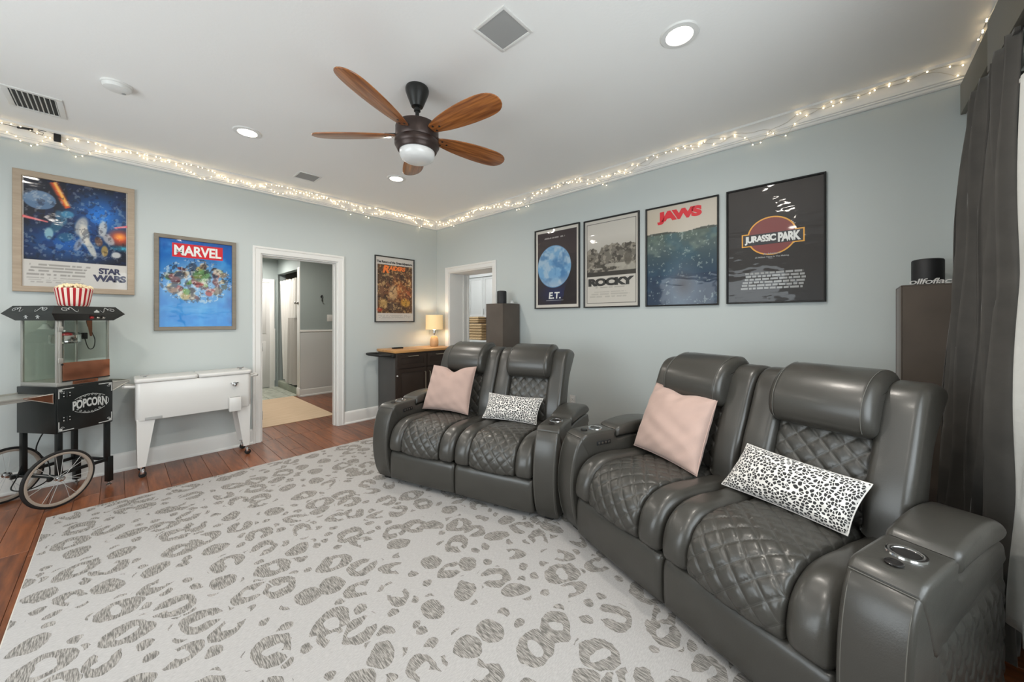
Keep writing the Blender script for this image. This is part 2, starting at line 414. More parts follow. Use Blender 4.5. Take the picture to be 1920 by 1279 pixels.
# ------------------------------------------------------------------ the room
XL, YF = -5.2, -5.25            # left wall and window wall
def wall_with_hole(name, x0, x1, y0, y1, z1, holes, axis, m):
    """wall slab along an axis with rectangular openings (a0, a1, z0, z1)"""
    g = G(); lo, hi = (x0, x1) if axis == 'x' else (y0, y1); cuts = sorted(holes); cur = lo
    def put(a0, a1, za, zb):
        if a1 - a0 < 1e-4 or zb - za < 1e-4: return
        if axis == 'x': g.box((a0, y0, za), (a1, y1, zb))
        else: g.box((x0, a0, za), (x1, a1, zb))
    for a0, a1, za, zb in cuts:
        put(cur, a0, 0, z1); put(a0, a1, 0, za); put(a0, a1, zb, z1); cur = a1
    put(cur, hi, 0, z1)
    return struct(name, g, m, smooth=False)
DX0, DX1, DZ = -2.284, -1.48, 2.03
RY0, RY1 = -1.234, -0.31
wall_with_hole('wall_back', XL - .12, .12, 0, .13, ZC, [(DX0, DX1, 0, DZ)], 'x', M['wall'])
wall_with_hole('wall_right', 0, .36, YF - .12, 0, ZC, [(RY0, RY1, 0, 2.012)], 'y', M['wall'])
wall_with_hole('wall_front', XL - .12, .12, YF - .12, YF, ZC, [(-3.4, -1.5, .75, 2.2)], 'x', M['wall'])
wall_with_hole('wall_left', XL - .12, XL, YF, 0, ZC, [(-3.8, -1.4, .65, 2.25)], 'y', M['wall'])
g = G(); g.box((XL - .12, YF - .12, ZC), (.12, .13, ZC + .1)); struct('ceiling', g, M['ceiling'], smooth=False)
g = G(); g.box((XL - .12, YF - .12, -.08), (.36, 4.3, -.012)); floor = struct('floor', g, M['espresso'], smooth=False)
# hardwood planks, each one its own piece
PW = .127; nid = 0
def plank_rows(x0, x1, ya, yb):
    k = 0; x = x0
    while x < x1 - .02:
        w = min(PW, x1 - x); y = ya; r = random.Random(int(x * 1000) + 11)
        first = r.uniform(.5, 1.6)
        while y < yb - 1e-3:
            L = first if y == ya else r.choice([1.1, 1.35, 1.6, 1.9]); L = min(L, yb - y)
            if yb - (y + L) < .25: L = yb - y
            g = G(); g.box((-w / 2 + .0008, -L / 2 + .0008, -.012), (w / 2 - .0008, L / 2 - .0008, 0.), .0016, seg=1)
            o = fin('plank', g, M['plank'], floor, smooth=False); o.location = (x + w / 2, y + L / 2, 0)
            y += L
        x += w; k += 1
plank_rows(XL, 0, YF, 0)
plank_rows(-2.55, -.4, 0, 2.35)
plank_rows(0.0, .36, RY0, RY1)
# crown moulding: thin bead, then a broad cove
crown = [(0, 2.685), (.012, 2.685), (.018, 2.692), (.018, 2.704), (.026, 2.708), (.026, 2.716), (.032, 2.72),
         (.036, 2.735), (.048, 2.755), (.066, 2.772), (.086, 2.782), (.094, 2.784), (.094, 2.8), (0, 2.8)]
def sweep_wall(name, prof, p0, p1, nrm, m, mitre=(0, 0)):
    """profile (d out of the wall, z) swept from p0 to p1; ends cut back by d * mitre"""
    g = G(); d = Vector((p1[0] - p0[0], p1[1] - p0[1])).normalized(); rings = []
    for p, sg in ((p0, mitre[0]), (p1, -mitre[1])):
        rings.append([(p[0] + nrm[0] * q[0] + d.x * q[0] * sg, p[1] + nrm[1] * q[0] + d.y * q[0] * sg, q[1]) for q in prof])
    g.ring_surface(rings); return struct(name, g, m, ang=30)
sweep_wall('trim_1', crown, (XL, 0), (0, 0), (0, -1), M['trim'], (1, 1))
sweep_wall('trim_2', crown, (0, 0), (0, YF), (-1, 0), M['trim'], (1, 1))
sweep_wall('trim_3', crown, (0, YF), (XL, YF), (0, 1), M['trim'], (1, 1))
sweep_wall('trim_4', crown, (XL, YF), (XL, 0), (1, 0), M['trim'], (1, 1))
bb = [(0, 0), (.028, 0), (.028, .012), (.020, .022), (.016, .024), (.016, .132), (.012, .146), (.006, .155), (0, .158)]
sweep_wall('baseboard_back', bb, (XL, 0), (-2.36, 0), (0, -1), M['trim'], (1, 0))
sweep_wall('baseboard_back.001', bb, (-1.405, 0), (0, 0), (0, -1), M['trim'], (0, 1))
sweep_wall('baseboard_right', bb, (0, -1.30), (0, YF), (-1, 0), M['trim'], (0, 1))
sweep_wall('baseboard_right.001', bb, (0, 0), (0, -.235), (-1, 0), M['trim'], (1, 0))
sweep_wall('baseboard_front', bb, (0, YF), (XL, YF), (0, 1), M['trim'], (1, 1))
sweep_wall('baseboard_left', bb, (XL, YF), (XL, 0), (1, 0), M['trim'], (1, 1))
# door casings
def casing(name, a0, a1, top, place, w=.076):
    """place(u, z, out) -> world; casing around opening a0..a1"""
    prof = [(0, 0), (0, .012), (.006, .016), (.05, .016), (.056, .022), (.07, .022), (.076, .018), (.076, 0)]   # (away from the opening, out)
    g = G(); rings = []
    for (u, z, du, dz) in ((a0, 0, -1, 0), (a0, top, -1, 1), (a1, top, 1, 1), (a1, 0, 1, 0)):
        rings.append([place(u + du * p[0], z + dz * p[0], p[1]) for p in prof])
    g.ring_surface(rings); return struct(name, g, M['trim'], ang=25)
casing('trim_5', DX0, DX1, DZ, lambda u, z, o: (u, -o, z))
casing('trim_6', RY0, RY1, 2.012, lambda u, z, o: (-o, u, z))
g = G(); T = .013
g.box((DX0, 0, 0), (DX0 + T, .13, DZ)); g.box((DX1 - T, 0, 0), (DX1, .13, DZ)); g.box((DX0 + T, 0, DZ - T), (DX1 - T, .13, DZ))
g.box((DX1 - T - .012, .05, 0), (DX1 - T, .085, DZ - T)); g.box((DX0 + T, .05, 0), (DX0 + T + .012, .085, DZ - T)); g.box((DX0 + T + .012, .05, DZ - T - .012), (DX1 - T - .012, .085, DZ - T))
dj = struct('door_1', g, M['trim'], smooth=False)
for z in (.28, 1.02, 1.78):
    g = G(); g.box((DX0 + T, .004, z - .045), (DX0 + T + .006, .03, z + .045), .001); fin('hinge', g, M['steel'], dj)
g = G()
g.box((0, RY1 - T, 0), (.36, RY1, 2.012)); g.box((0, RY0, 0), (.36, RY0 + T, 2.012)); g.box((0, RY0 + T, 2.012 - T), (.36, RY1 - T, 2.012))
g.box((.25, RY1 - T - .012, 0), (.285, RY1 - T, 2.0)); g.box((.345, RY1 - T - .02, 0), (.36, RY1 - T, 2.0))
struct('door_2', g, M['trim'], smooth=False)
# windows of the room (daylight); the left-wall one is added for more light
def window(name, axis, a0, a1, z0, z1, w0, w1):
    g = G()
    def bar(p0, p1, q0, q1, d0, d1):
        g.box((p0, d0, q0), (p1, d1, q1), .002) if axis == 'x' else g.box((d0, p0, q0), (d1, p1, q1), .002)
    t = .05
    bar(a0, a0 + t, z0, z1, w0, w1); bar(a1 - t, a1, z0, z1, w0, w1); bar(a0 + t, a1 - t, z0, z0 + t, w0, w1); bar(a0 + t, a1 - t, z1 - t, z1, w0, w1)
    am = (a0 + a1) / 2; wm = (w0 + w1) / 2; zm = (z0 + z1) / 2
    bar(am - .02, am + .02, z0 + t, z1 - t, wm - .015, wm + .015); bar(a0 + t, am - .02, zm - .015, zm + .015, wm - .012, wm + .012); bar(am + .02, a1 - t, zm - .015, zm + .015, wm - .012, wm + .012)
    o = struct(name, g, M['trim'], smooth=False)
    for p, q in ((a0 + t, am - .02), (am + .02, a1 - t)):
        for r_, s_ in ((z0 + t, zm - .015), (zm + .015, z1 - t)):
            g = G()
            (g.box((p, wm - .002, r_), (q, wm + .002, s_)) if axis == 'x' else g.box((wm - .002, p, r_), (wm + .002, q, s_)))
            fin('pane', g, M['wglass'], o, smooth=False)
    return o
window('window_1', 'x', -3.4, -1.5, .75, 2.2, YF - .09, YF - .03)
window('added_window', 'y', -3.8, -1.4, .65, 2.25, XL - .09, XL - .03)  # unseen window, put in to fill the room with more even light

# ------------------------------------------------------------------ hall and bathroom beyond the left doorway
HZ = 2.5
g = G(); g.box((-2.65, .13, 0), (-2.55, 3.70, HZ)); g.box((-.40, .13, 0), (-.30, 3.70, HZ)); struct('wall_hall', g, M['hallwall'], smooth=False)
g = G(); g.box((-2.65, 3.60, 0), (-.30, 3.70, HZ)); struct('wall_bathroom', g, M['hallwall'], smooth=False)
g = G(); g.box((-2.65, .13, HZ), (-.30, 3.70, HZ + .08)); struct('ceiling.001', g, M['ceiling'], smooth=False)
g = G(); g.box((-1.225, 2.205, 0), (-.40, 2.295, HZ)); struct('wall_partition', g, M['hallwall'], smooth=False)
g = G(); g.box((-1.222, 2.195, .13), (-.40, 2.205, 1.10)); struct('wall_wainscot', g, M['wains'], smooth=False)
rail = [(0, 1.098), (.016, 1.102), (.024, 1.115), (.016, 1.128), (.020, 1.138), (0, 1.142)]
sweep_wall('trim_7', rail, (-1.235, 2.205), (-.40, 2.205), (0, -1), M['trim'])
sweep_wall('baseboard_partition', [(0, 0), (.024, 0), (.024, .02), (.014, .03), (.014, .115), (0, .135)], (-1.235, 2.205), (-.40, 2.205), (0, -1), M['trim'])
g = G(); g.box((-1.242, 2.198, .0), (-1.225, 2.30, 2.21), .003); struct('trim_8', g, M['trim'])
g = G(); g.box((-1.252, 2.18, .0), (-1.228, 2.31, .155), .008); struct('trim_9', g, M['trim'])
g = G(); g.lathe([(.001, 0), (.024, .002), (.026, .01), (.018, .02), (.012, .034), (.02, .04), (.024, .05), (.016, .062), (.001, .064)], (0, 0, 0), 'x', 16)
o = fin('latch_knob', g, M['steel']); o.location = (-1.244, 2.235, 1.60); o.rotation_euler = (0, PI, 0)
tag(o, 'small dark round knob on the white end trim of the partition by the shower', 'knob')
# robe hook, switch plate on the partition
t = thing('robe_hook', 'small black double robe hook on the blue partition wall beyond the doorway', 'hook', (-.885, 2.205, 1.72))
g = G(); g.lathe([(.001, -.001), (.016, -.002), (.016, -.008), (.001, -.01)], (0, 0, 0), 'y', 14); fin('mount', g, M['blackm'], t)
g = G(); g.tube([(0, -.006, 0), (0, -.03, -.012), (0, -.036, -.04), (0, -.03, -.07), (0, -.045, -.085), (0, -.06, -.07)], .007, 6); g.lathe([(.001, -.012), (.013, -.006), (.013, .006), (.001, .012)], (0, -.03, .02), 'z', 10); fin('prong', g, M['blackm'], t)
t = thing('switch_plate', 'pale wall switch plate on the partition above the chair rail', 'switch', (-.735, 2.205, 1.345))
g = G(); g.box((-.055, -.007, -.06), (.055, 0, .06), .003); fin('plate', g, M['white'], t)
g = G(); g.box((-.028, -.011, -.024), (-.012, -.007, .024), .001); fin('toggle', g, M['white'], t)
g = G(); g.box((.012, -.011, -.024), (.028, -.007, .024), .001); fin('toggle', g, M['white'], t)
# far bathroom door with its casing
g = G()
for a, b, c, d in ((-1.80, -1.72, 0, 2.10), (-1.335, -1.255, 0, 2.10), (-1.72, -1.335, 2.03, 2.10)): g.box((a, 3.575, c), (b, 3.60, d), .004)
struct('trim_10', g, M['trim'])
g = G(); g.box((-1.72, 3.585, .012), (-1.335, 3.60, 2.03), .002); d3 = struct('door_3', g, M['door'])
for z0, z1 in ((.2, .9), (1.05, 1.9)):
    g = G(); g.box((-1.66, 3.578, z0), (-1.395, 3.585, z1), .004); fin('door_panel', g, M['door'], d3)
g = G(); g.box((-1.255, 3.575, .13), (-1.245, 3.60, 1.10)); g.box((-1.255, 3.57, 1.10), (-1.245, 3.6, 1.14)); struct('trim_11', g, M['trim'], smooth=False)
# tile floor of the bathroom: separate tiles
tf = G(); tf.box((-2.55, 2.35, -.012), (-.40, 3.60, -.004)); tflo = struct('floor_bathroom', tf, M['stone'], smooth=False)
for i in range(7):
    for j in range(2):
        g = G(); x0 = -2.55 + i * .307; y0 = 2.352 + j * .624
        g.box((x0 + .003, y0 + .003, -.006), (min(x0 + .304, -.402), y0 + .621, .002), .001, seg=1); fin('tile', g, M['tile'], tflo, smooth=False)
# shower behind the partition
g = G(); g.box((-1.20, 2.30, 0), (-1.07, 3.60, .12), .006); struct('trim_12', g, M['curb'])
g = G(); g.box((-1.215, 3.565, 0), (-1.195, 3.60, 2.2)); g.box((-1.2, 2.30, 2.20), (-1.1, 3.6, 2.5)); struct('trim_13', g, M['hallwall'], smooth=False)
wt = G(); wt.box((-1.06, 3.585, 0), (-.402, 3.60, HZ)); wt.box((-.415, 2.30, 0), (-.402, 3.585, HZ)); wst = struct('wall_shower', wt, M['stone'], smooth=False)
for i in range(4):
    for j in range(8):
        g = G(); g.box((-.421, 2.31 + i * .315, .02 + j * .305), (-.415, 2.62 + i * .315, .32 + j * .305), .001, seg=1); fin('tile', g, M['stone'], wst, smooth=False)
g = G(); g.tube([(-1.155, 2.30, 2.04), (-1.155, 3.585, 2.04)], .0125, 12)
t = tag(fin('curtain_rod', g, M['white']), 'white shower curtain rod above the shower opening', 'rod')
def shower_curtain():
    t = thing('shower_curtain', 'white shower curtain with a greyer lower panel hanging in the shower', 'curtain', (-1.165, 0, 0))
    def surf(a0, a1, z0, z1, off):
        def fn(a, b):
            q = a0 + (a1 - a0) * a; z = z0 + (z1 - z0) * b; y = 2.42 + q * 1.10
            fl = 1 + .0 * b
            x = off + .032 * math.sin(q * 40) + .016 * math.sin(q * 19 + 1.3) - .05 * (1 - (z - .15) / 1.9) * math.sin(q * 5)
            return (x, y, z)
        return fn
    g = G(); g.grid(surf(0, 1, .16, 2.06, 0), 90, 20); o = fin('cloth', g, M['sheer'], t)
    g = G(); g.grid(surf(0.02, .42, .165, 1.35, -.01), 44, 12); fin('lower_panel', g, M['sheer2'], t)
    for k in range(7):
        g = G(); g.tube([(math.cos(a) * .022, 0, math.sin(a) * .022) for a in [i * PI / 6 for i in range(12)]], .003, 5, close=True)
        o = fin('ring', g, M['steel'], t); o.location = (.01, 2.53 + k * .15, 2.04)
shower_curtain()
# pale mat on the hall floor
g = G(); g.box((-2.33, .56, 0.0), (-1.29, 2.34, .008), .003); tag(fin('hall_mat', g, M['ply']), 'pale beige rectangular mat on the hall floor beyond the left doorway', 'mat')

# ------------------------------------------------------------------ kitchen glimpse beyond the right doorway
g = G(); g.box((2.2, -2.0, 0), (2.3, 2.2, ZC)); g.box((.36, 2.1, 0), (2.3, 2.2, ZC)); g.box((.36, -2.1, 0), (2.3, -2.0, ZC)); struct('wall_kitchen', g, M['trim'], smooth=False)
g = G(); g.box((.36, -2.1, ZC), (2.3, 2.2, ZC + .08)); struct('ceiling.002', g, M['ceiling'], smooth=False)
g = G(); g.box((.36, -2.1, -.05), (2.3, 2.2, 0)); struct('floor_kitchen', g, M['stone'], smooth=False)
def cab_doors(t, x, ys, z0, z1, hx):
    for i in range(len(ys) - 1):
        g = G(); a, b = ys[i] + .004, ys[i + 1] - .004
        g.box((x - .018, a, z0 + .004), (x, b, z1 - .004), .002)
        d = fin('door', g, M['white'], t)
        g = G(); w = .055
        g.box((x - .026, a, z0 + .004), (x - .018, a + w, z1 - .004)); g.box((x - .026, b - w, z0 + .004), (x - .018, b, z1 - .004)); g.box((x - .026, a + w, z0 + .004), (x - .018, b - w, z0 + w)); g.box((x - .026, a + w, z1 - w), (x - .018, b - w, z1 - .004))
        fin('door_frame', g, M['white'], d, smooth=False)
        g = G(); g.tube([(x - .05, b - .03, z0 + hx), (x - .05, b - .03, z0 + hx + .12)], .005, 8); fin('handle', g, M['steel'], d)
t = thing('base_cabinet', 'white kitchen base cabinet under the pale counter beyond the right doorway', 'cabinet', (0, 0, 0))
g = G(); g.box((1.55, -1.0, .1), (2.18, 1.8, .87)); fin('carcass', g, M['white'], t, smooth=False)
cab_doors(t, 1.55, [-1.0, -.5, 0, .5, 1.0, 1.4, 1.8], .1, .87, .55)
g = G(); g.box((1.50, -1.0, .87), (2.18, 1.8, .905), .004); tag(fin('countertop', g, M['white']), 'pale kitchen countertop carrying woven baskets', 'countertop')
t = thing('wall_cabinet', 'bright white kitchen wall cabinet seen through the right doorway', 'cabinet', (0, 0, 0))
g = G(); g.box((1.82, -1.0, 1.36), (2.19, 1.8, 2.2)); fin('carcass', g, M['white'], t, smooth=False)
cab_doors(t, 1.82, [-1.0, -.5, 0, .45, .9, 1.35, 1.8], 1.36, 2.2, .06)
g = G(); g.box((1.76, -1.0, 2.2), (2.19, 1.8, 2.235)); g.box((1.79, -1.0, 2.235), (2.19, 1.8, 2.27)); fin('cornice', g, M['door'], t, smooth=False)
g = G(); g.box((2.19, -1.0, .905), (2.2, 1.8, 1.36)); struct('wall_backsplash', g, M['stone'], smooth=False)
def basket(name, label, loc, sx, sy, sz, rows):
    t = thing(name, label, 'basket', loc)
    g = G()
    g.box((-sx / 2, -sy / 2, 0), (sx / 2, sy / 2, .01)); g.box((-sx / 2, -sy / 2, .01), (-sx / 2 + .012, sy / 2, sz)); g.box((sx / 2 - .012, -sy / 2, .01), (sx / 2, sy / 2, sz))
    g.box((-sx / 2 + .012, -sy / 2, .01), (sx / 2 - .012, -sy / 2 + .012, sz)); g.box((-sx / 2 + .012, sy / 2 - .012, .01), (sx / 2 - .012, sy / 2, sz)); fin('body', g, M['basket'], t, smooth=False)
    for k in range(rows):
        z = sz * (k + .5) / rows; g = G(); h = sz / rows * .42; q = .006
        pts = [(-sx / 2 - q, -sy / 2 - q, z), (sx / 2 + q, -sy / 2 - q, z), (sx / 2 + q, sy / 2 + q, z), (-sx / 2 - q, sy / 2 + q, z)]
        pts2 = []
        for i in range(4):
            a, b = Vector(pts[i]), Vector(pts[(i + 1) % 4])
            for s_ in range(8): pts2.append(a.lerp(b, s_ / 8) + Vector((0, 0, .002 * (-1) ** s_)))
        g.tube(pts2, h * .8, 6, close=True); fin('weave_band', g, M['basket'], t)
basket('woven_basket', 'large tan woven basket on the kitchen counter', (1.72, .90, .905), .26, .36, .33, 6)
basket('small_basket', 'smaller tan woven box stacked on the large kitchen basket', (1.72, .98, 1.245), .2, .26, .13, 3)
t = thing('coffee_maker', 'dark appliance beside the woven basket on the kitchen counter', 'appliance', (1.80, .58, .905))
g = G(); g.box((-.1, -.09, 0), (.12, .09, .03), .008); g.box((.02, -.09, .03), (.12, .09, .3), .008); g.box((-.1, -.09, .24), (.02, .09, .32), .01); fin('body', g, M['blackm'], t)
g = G(); g.lathe([(.001, .03), (.05, .03), (.062, .08), (.055, .15), (.04, .17), (.001, .17)], (-.045, 0, 0)); fin('jug', g, M['cup'], t)

# ------------------------------------------------------------------ rug
RX0, RX1, RY_0, RY_1 = -3.65, -.75, -5.055, -.762
g = G(); g.box((RX0, RY_0, .0), (RX1, RY_1, .009), .003); rug = fin('area_rug', g, M['rug'])
tag(rug, 'large off white and grey leopard print area rug under the sofas', 'rug')
g = G(); g.tube([(RX0, RY_0, .0045), (RX1, RY_0, .0045), (RX1, RY_1, .0045), (RX0, RY_1, .0045)], .0042, 6, close=True); fin('binding', g, M['paper'], rug)

# ------------------------------------------------------------------ reclining sofas
SW, SA = 1.584, .164
def pad(path, s0, s1, nS, nP, rs=.03, rp=.03, depth=.03, bulge=.0, quilt=0., wr=0., skirt=.05, P=.088):
    """soft upholstered panel following a (depth, height) path, between two widths; returns a G with UVs in metres"""
    C, L = catmull(path, nP); g = G(); W = s1 - s0
    tn = np.gradient(C, axis=0); tn /= np.linalg.norm(tn, axis=1)[:, None] + 1e-9; nr = np.stack([tn[:, 1], -tn[:, 0]], 1)
    sv = [0, .012, .03, .06] ; sv = sorted(set([x * 1.0 for x in sv] + list(np.linspace(.1, .9, nS - 8)) + [1 - x for x in sv])); n = len(sv)
    def pt(i, j, extra=0.):
        a = sv[i]; s = a * W; q = j / (nP - 1) * L
        e1 = min(s, W - s); e2 = min(q, L - q)
        f1 = 1 - math.sqrt(max(0, 1 - (1 - min(e1 / rs, 1)) ** 2)); f2 = 1 - math.sqrt(max(0, 1 - (1 - min(e2 / rp, 1)) ** 2))
        h = -depth * max(f1, f2) + bulge * (1 - (2 * a - 1) ** 2)
        if quilt:
            d = min(abs(((s + q) / P) % 1 - .5), abs(((s - q) / P) % 1 - .5)) * P
            h += -quilt * math.exp(-(d / .008) ** 2) * (1 - f1)
        if wr: h += wr * math.sin(q * 31 + 4 * math.sin(s * 17)) * math.sin(s * 23 + 1) * (.4 + .6 * math.sin(q * 7 + s * 9) ** 2)
        h -= extra
        return (s0 + s, C[j][0] + nr[j][0] * h, C[j][1] + nr[j][1] * h)
    lay = g.bm.loops.layers.uv.verify()
    V = [[g.bm.verts.new(pt(i, j)) for j in range(nP)] for i in range(n)]
    for i in range(n - 1):
        for j in range(nP - 1):
            f = g.bm.faces.new((V[i][j], V[i + 1][j], V[i + 1][j + 1], V[i][j + 1]))
            for lp, (a, b) in zip(f.loops, ((i, j), (i + 1, j), (i + 1, j + 1), (i, j + 1))): lp[lay].uv = (sv[a] * W, b / (nP - 1) * L)
    edge = [(i, 0) for i in range(n)] + [(n - 1, j) for j in range(1, nP)] + [(i, nP - 1) for i in range(n - 2, -1, -1)] + [(0, j) for j in range(nP - 2, 0, -1)]
    S = [g.bm.verts.new(pt(i, j, skirt)) for i, j in edge]; m_ = len(edge)
    for k in range(m_):
        i, j = edge[k]; i2, j2 = edge[(k + 1) % m_]
        g.bm.faces.new((V[i][j], V[i2][j2], S[(k + 1) % m_], S[k]))
    return g
def make_sofa(label, loc, rz):
    t = thing('reclining_sofa', label, 'sofa', loc, rz, 'two seat reclining sofas'); L = M['leather']
    # hidden base frame
    g = G(); g.box((SA + .005, .06, .03), (SW - SA - .005, .74, .25), .02); g.box((SA + .01, .12, .25), (SW - SA - .01, .62, .43), .03)
    for x in (.08, SW - .08):
        for y in (.08, .68): g.box((x - .03, y - .03, 0), (x + .03, y + .03, .03), .004)
    fin('base_frame', g, M['blackm'], t)
    arm = smoothpoly([(.035, .022), (-.005, .10), (-.032, .22), (-.038, .32), (-.026, .43), (-.002, .52), (.03, .575), (.07, .598), (.13, .603), (.22, .604), (.298, .603), (.306, .59), (.308, .56), (.318, .552), (.45, .556), (.66, .55), (.755, .535), (.775, .50), (.78, .3), (.78, .04), (.765, .022), (.4, .022)], 84)
    lid = smoothpoly([(.312, .562), (.310, .60), (.322, .618), (.37, .630), (.47, .642), (.58, .643), (.69, .628), (.76, .60), (.788, .575), (.785, .556), (.74, .545), (.6, .556), (.42, .562)], 48)
    cap = smoothpoly([(.034, .562), (.040, .588), (.07, .6055), (.13, .609), (.22, .610), (.295, .609), (.309, .598), (.311, .553), (.45, .558), (.66, .552), (.755, .537), (.777, .505), (.783, .46), (.62, .448), (.40, .43), (.24, .41), (.13, .39), (.10, .43), (.07, .50)], 70)
    for k in (0, 1):
        a, b = (0, SA) if k == 0 else (SW - SA, SW)
        g = G(); g.soft(arm, a + .004, b - .004, .014, seg=3); ao = fin('arm', g, L, t)
        g = G(); g.soft(cap, a + .0005, b - .0005, .016, seg=3); fin('arm_cap', g, L, ao)
        g = G(); g.soft(lid, a - .003, b + .003, .022, seg=4); fin('armrest_lid', g, L, ao)
        out = a + .004 if k == 0 else b - .004; sg = -1 if k == 0 else 1
        # quilted outer side of the arm
        g = G()
        def fn(u, v):
            y = .15 + .60 * u; z = .04 + v * (.385 - .0 * u); e = min(u, 1 - u) * .60; e2 = min(v, 1 - v) * .385; Q = .085
            hh = .011 * min(1, min(e, e2) / .02)
            d = min(abs(((y * 1.25 + z * .72) / Q) % 1 - .5), abs(((y * 1.25 - z * .72) / Q) % 1 - .5)) * Q
            return (out + sg * (hh - .006 * math.exp(-(d / .009) ** 2) * min(1, min(e, e2) / .02)), y, z)
        g.grid(fn, 100, 70, lambda u, v: (u * .6, v * .385)); fin('side_panel', g, L, ao, ang=80)
        cx = (a + b) / 2
        g = G(); g.lathe([(.030, .609), (.033, .614), (.040, .6165), (.045, .615), (.047, .610)], (cx, .205, 0), n=36, cap=False)
        h = fin('cup_holder', g, M['chrome'], ao)
        g = G(); g.lathe([(.001, .6105), (.033, .611), (.033, .6125), (.030, .613), (.029, .6116), (.001, .6116)], (cx, .205, 0), n=30); fin('well_disc', g, M['cup'], h)  # flat disc without a hole; the shade inside is put into its dark colour
        g = G(); g.lathe([(.001, .611), (.021, .611), (.021, .614), (.018, .616), (.001, .6155)], (cx, .115, 0), n=24); fin('control_disc', g, M['cup'], ao)
        xi = SA if k == 0 else SW - SA; d_ = 1 if k == 0 else -1
        g = G(); g.box((xi - .004, .15, .530), (xi + d_ * .004, .26, .555), .002); sp = fin('switch_panel', g, M['blackm'], ao)
        for q in range(4):
            g = G(); g.lathe([(.001, 0), (.007, 0), (.007, .003 * d_), (.001, .004 * d_)], (xi + d_ * .003, .166 + q * .026, .5425), 'x', 12); fin('button', g, M['steel'], sp)
        # light stitching along the front edge of the arm
        C, _ = catmull([p for p in [(.035, .03), (-.005, .10), (-.031, .22), (-.037, .32), (-.025, .43), (-.001, .52), (.031, .575)]], 30)
        for xx in (a + .017, b - .017):
            g = G(); g.tube([(xx, p[0] - .0005, p[1] + .0) for p in C], .0013, 5); fin('seam', g, M['skirt'], ao)
        g = G(); g.tube([(a + .01 + (SA - .02) * i / 6, .033, .5815) for i in range(7)], .0016, 5); fin('seam', g, M['skirt'], ao)
    hw = (SW - 2 * SA) / 2
    seatp = [(.62, .47), (.50, .478), (.36, .487), (.22, .496), (.12, .492), (.05, .465), (.0, .415), (-.028, .35), (-.03, .29), (-.008, .255)]
    footp = [(.035, .262), (.002, .245), (-.012, .20), (-.012, .10), (-.002, .03)]
    wingp = [(.70, .47), (.735, .62), (.79, .80), (.90, .935), (.945, .985), (.935, 1.025), (.88, 1.048), (.80, 1.055), (.73, 1.035), (.685, .985), (.655, .92), (.615, .82), (.565, .70), (.53, .58), (.52, .47)]
    midp = [(.80, 1.03), (.735, .98), (.69, .90), (.65, .81), (.605, .69), (.575, .58), (.56, .47)]
    headp = smoothpoly([(.84, 1.092), (.75, 1.092), (.655, 1.058), (.588, .99), (.565, .915), (.58, .85), (.635, .818), (.70, .835), (.76, .90), (.84, .99), (.885, 1.05)], 44)
    for k in (0, 1):
        x0 = SA + k * hw; x1 = x0 + hw
        seat = fin('seat_cushion', pad(seatp, x0 + .135, x1 - .135, 46, 84, rs=.02, rp=.02, depth=.022, bulge=.016, quilt=.0075), M['quilt'], t, ang=80)
        for a, b in ((x0 + .003, x0 + .138), (x1 - .138, x1 - .003)):
            fin('seat_bolster', pad(seatp, a, b, 20, 60, rs=.045, rp=.03, depth=.042, bulge=.006, wr=.0022), L, seat, ang=80)
        g = G(); fin('footrest_panel', pad(footp, x0 + .003, x1 - .003, 30, 24, rs=.02, rp=.02, depth=.02, bulge=.006, wr=.001), L, t, ang=80)
        bk = fin('back_cushion', pad(midp, x0 + .135, x1 - .135, 40, 50, rs=.02, rp=.02, depth=.02, bulge=.006, quilt=.007), M['quilt'], t, ang=80)
        for a, b in ((x0 + .002, x0 + .140), (x1 - .140, x1 - .002)):
            g = G(); C, _ = catmull(wingp, 60); g.soft([tuple(p) for p in C], a, b, .032, seg=5); fin('back_bolster', g, L, bk, ang=60)
        g = G(); g.box((x0 + .12, .66, .45), (x1 - .12, .74, .62), .02); g.prism([(.62, .5), (.72, .5), (.86, .95), (.80, .98), (.72, .9)], x0 + .12, x1 - .12, 'x'); fin('back_shell', g, L, bk)
        g = G(); g.soft(headp, x0 + .118, x1 - .118, .045, seg=6); hd = fin('headrest', g, L, t, ang=60)
        for xx in (x0 + .118 + .034, x1 - .118 - .034):
            g = G(); C = headp[2:22]; g.tube([(xx, p[0] - .0012, p[1] + .0008) for p in C], .0013, 5); fin('seam', g, M['skirt'], hd)
    return t
sofa1 = make_sofa('far grey leather two seat reclining sofa, nearer the doorways', (-1.885, -1.782, .009), math.radians(-73.56))
sofa2 = dup(sofa1, (-1.400, -3.305, .009), math.radians(-110.4), 'near grey leather two seat reclining sofa, close to the window curtain')

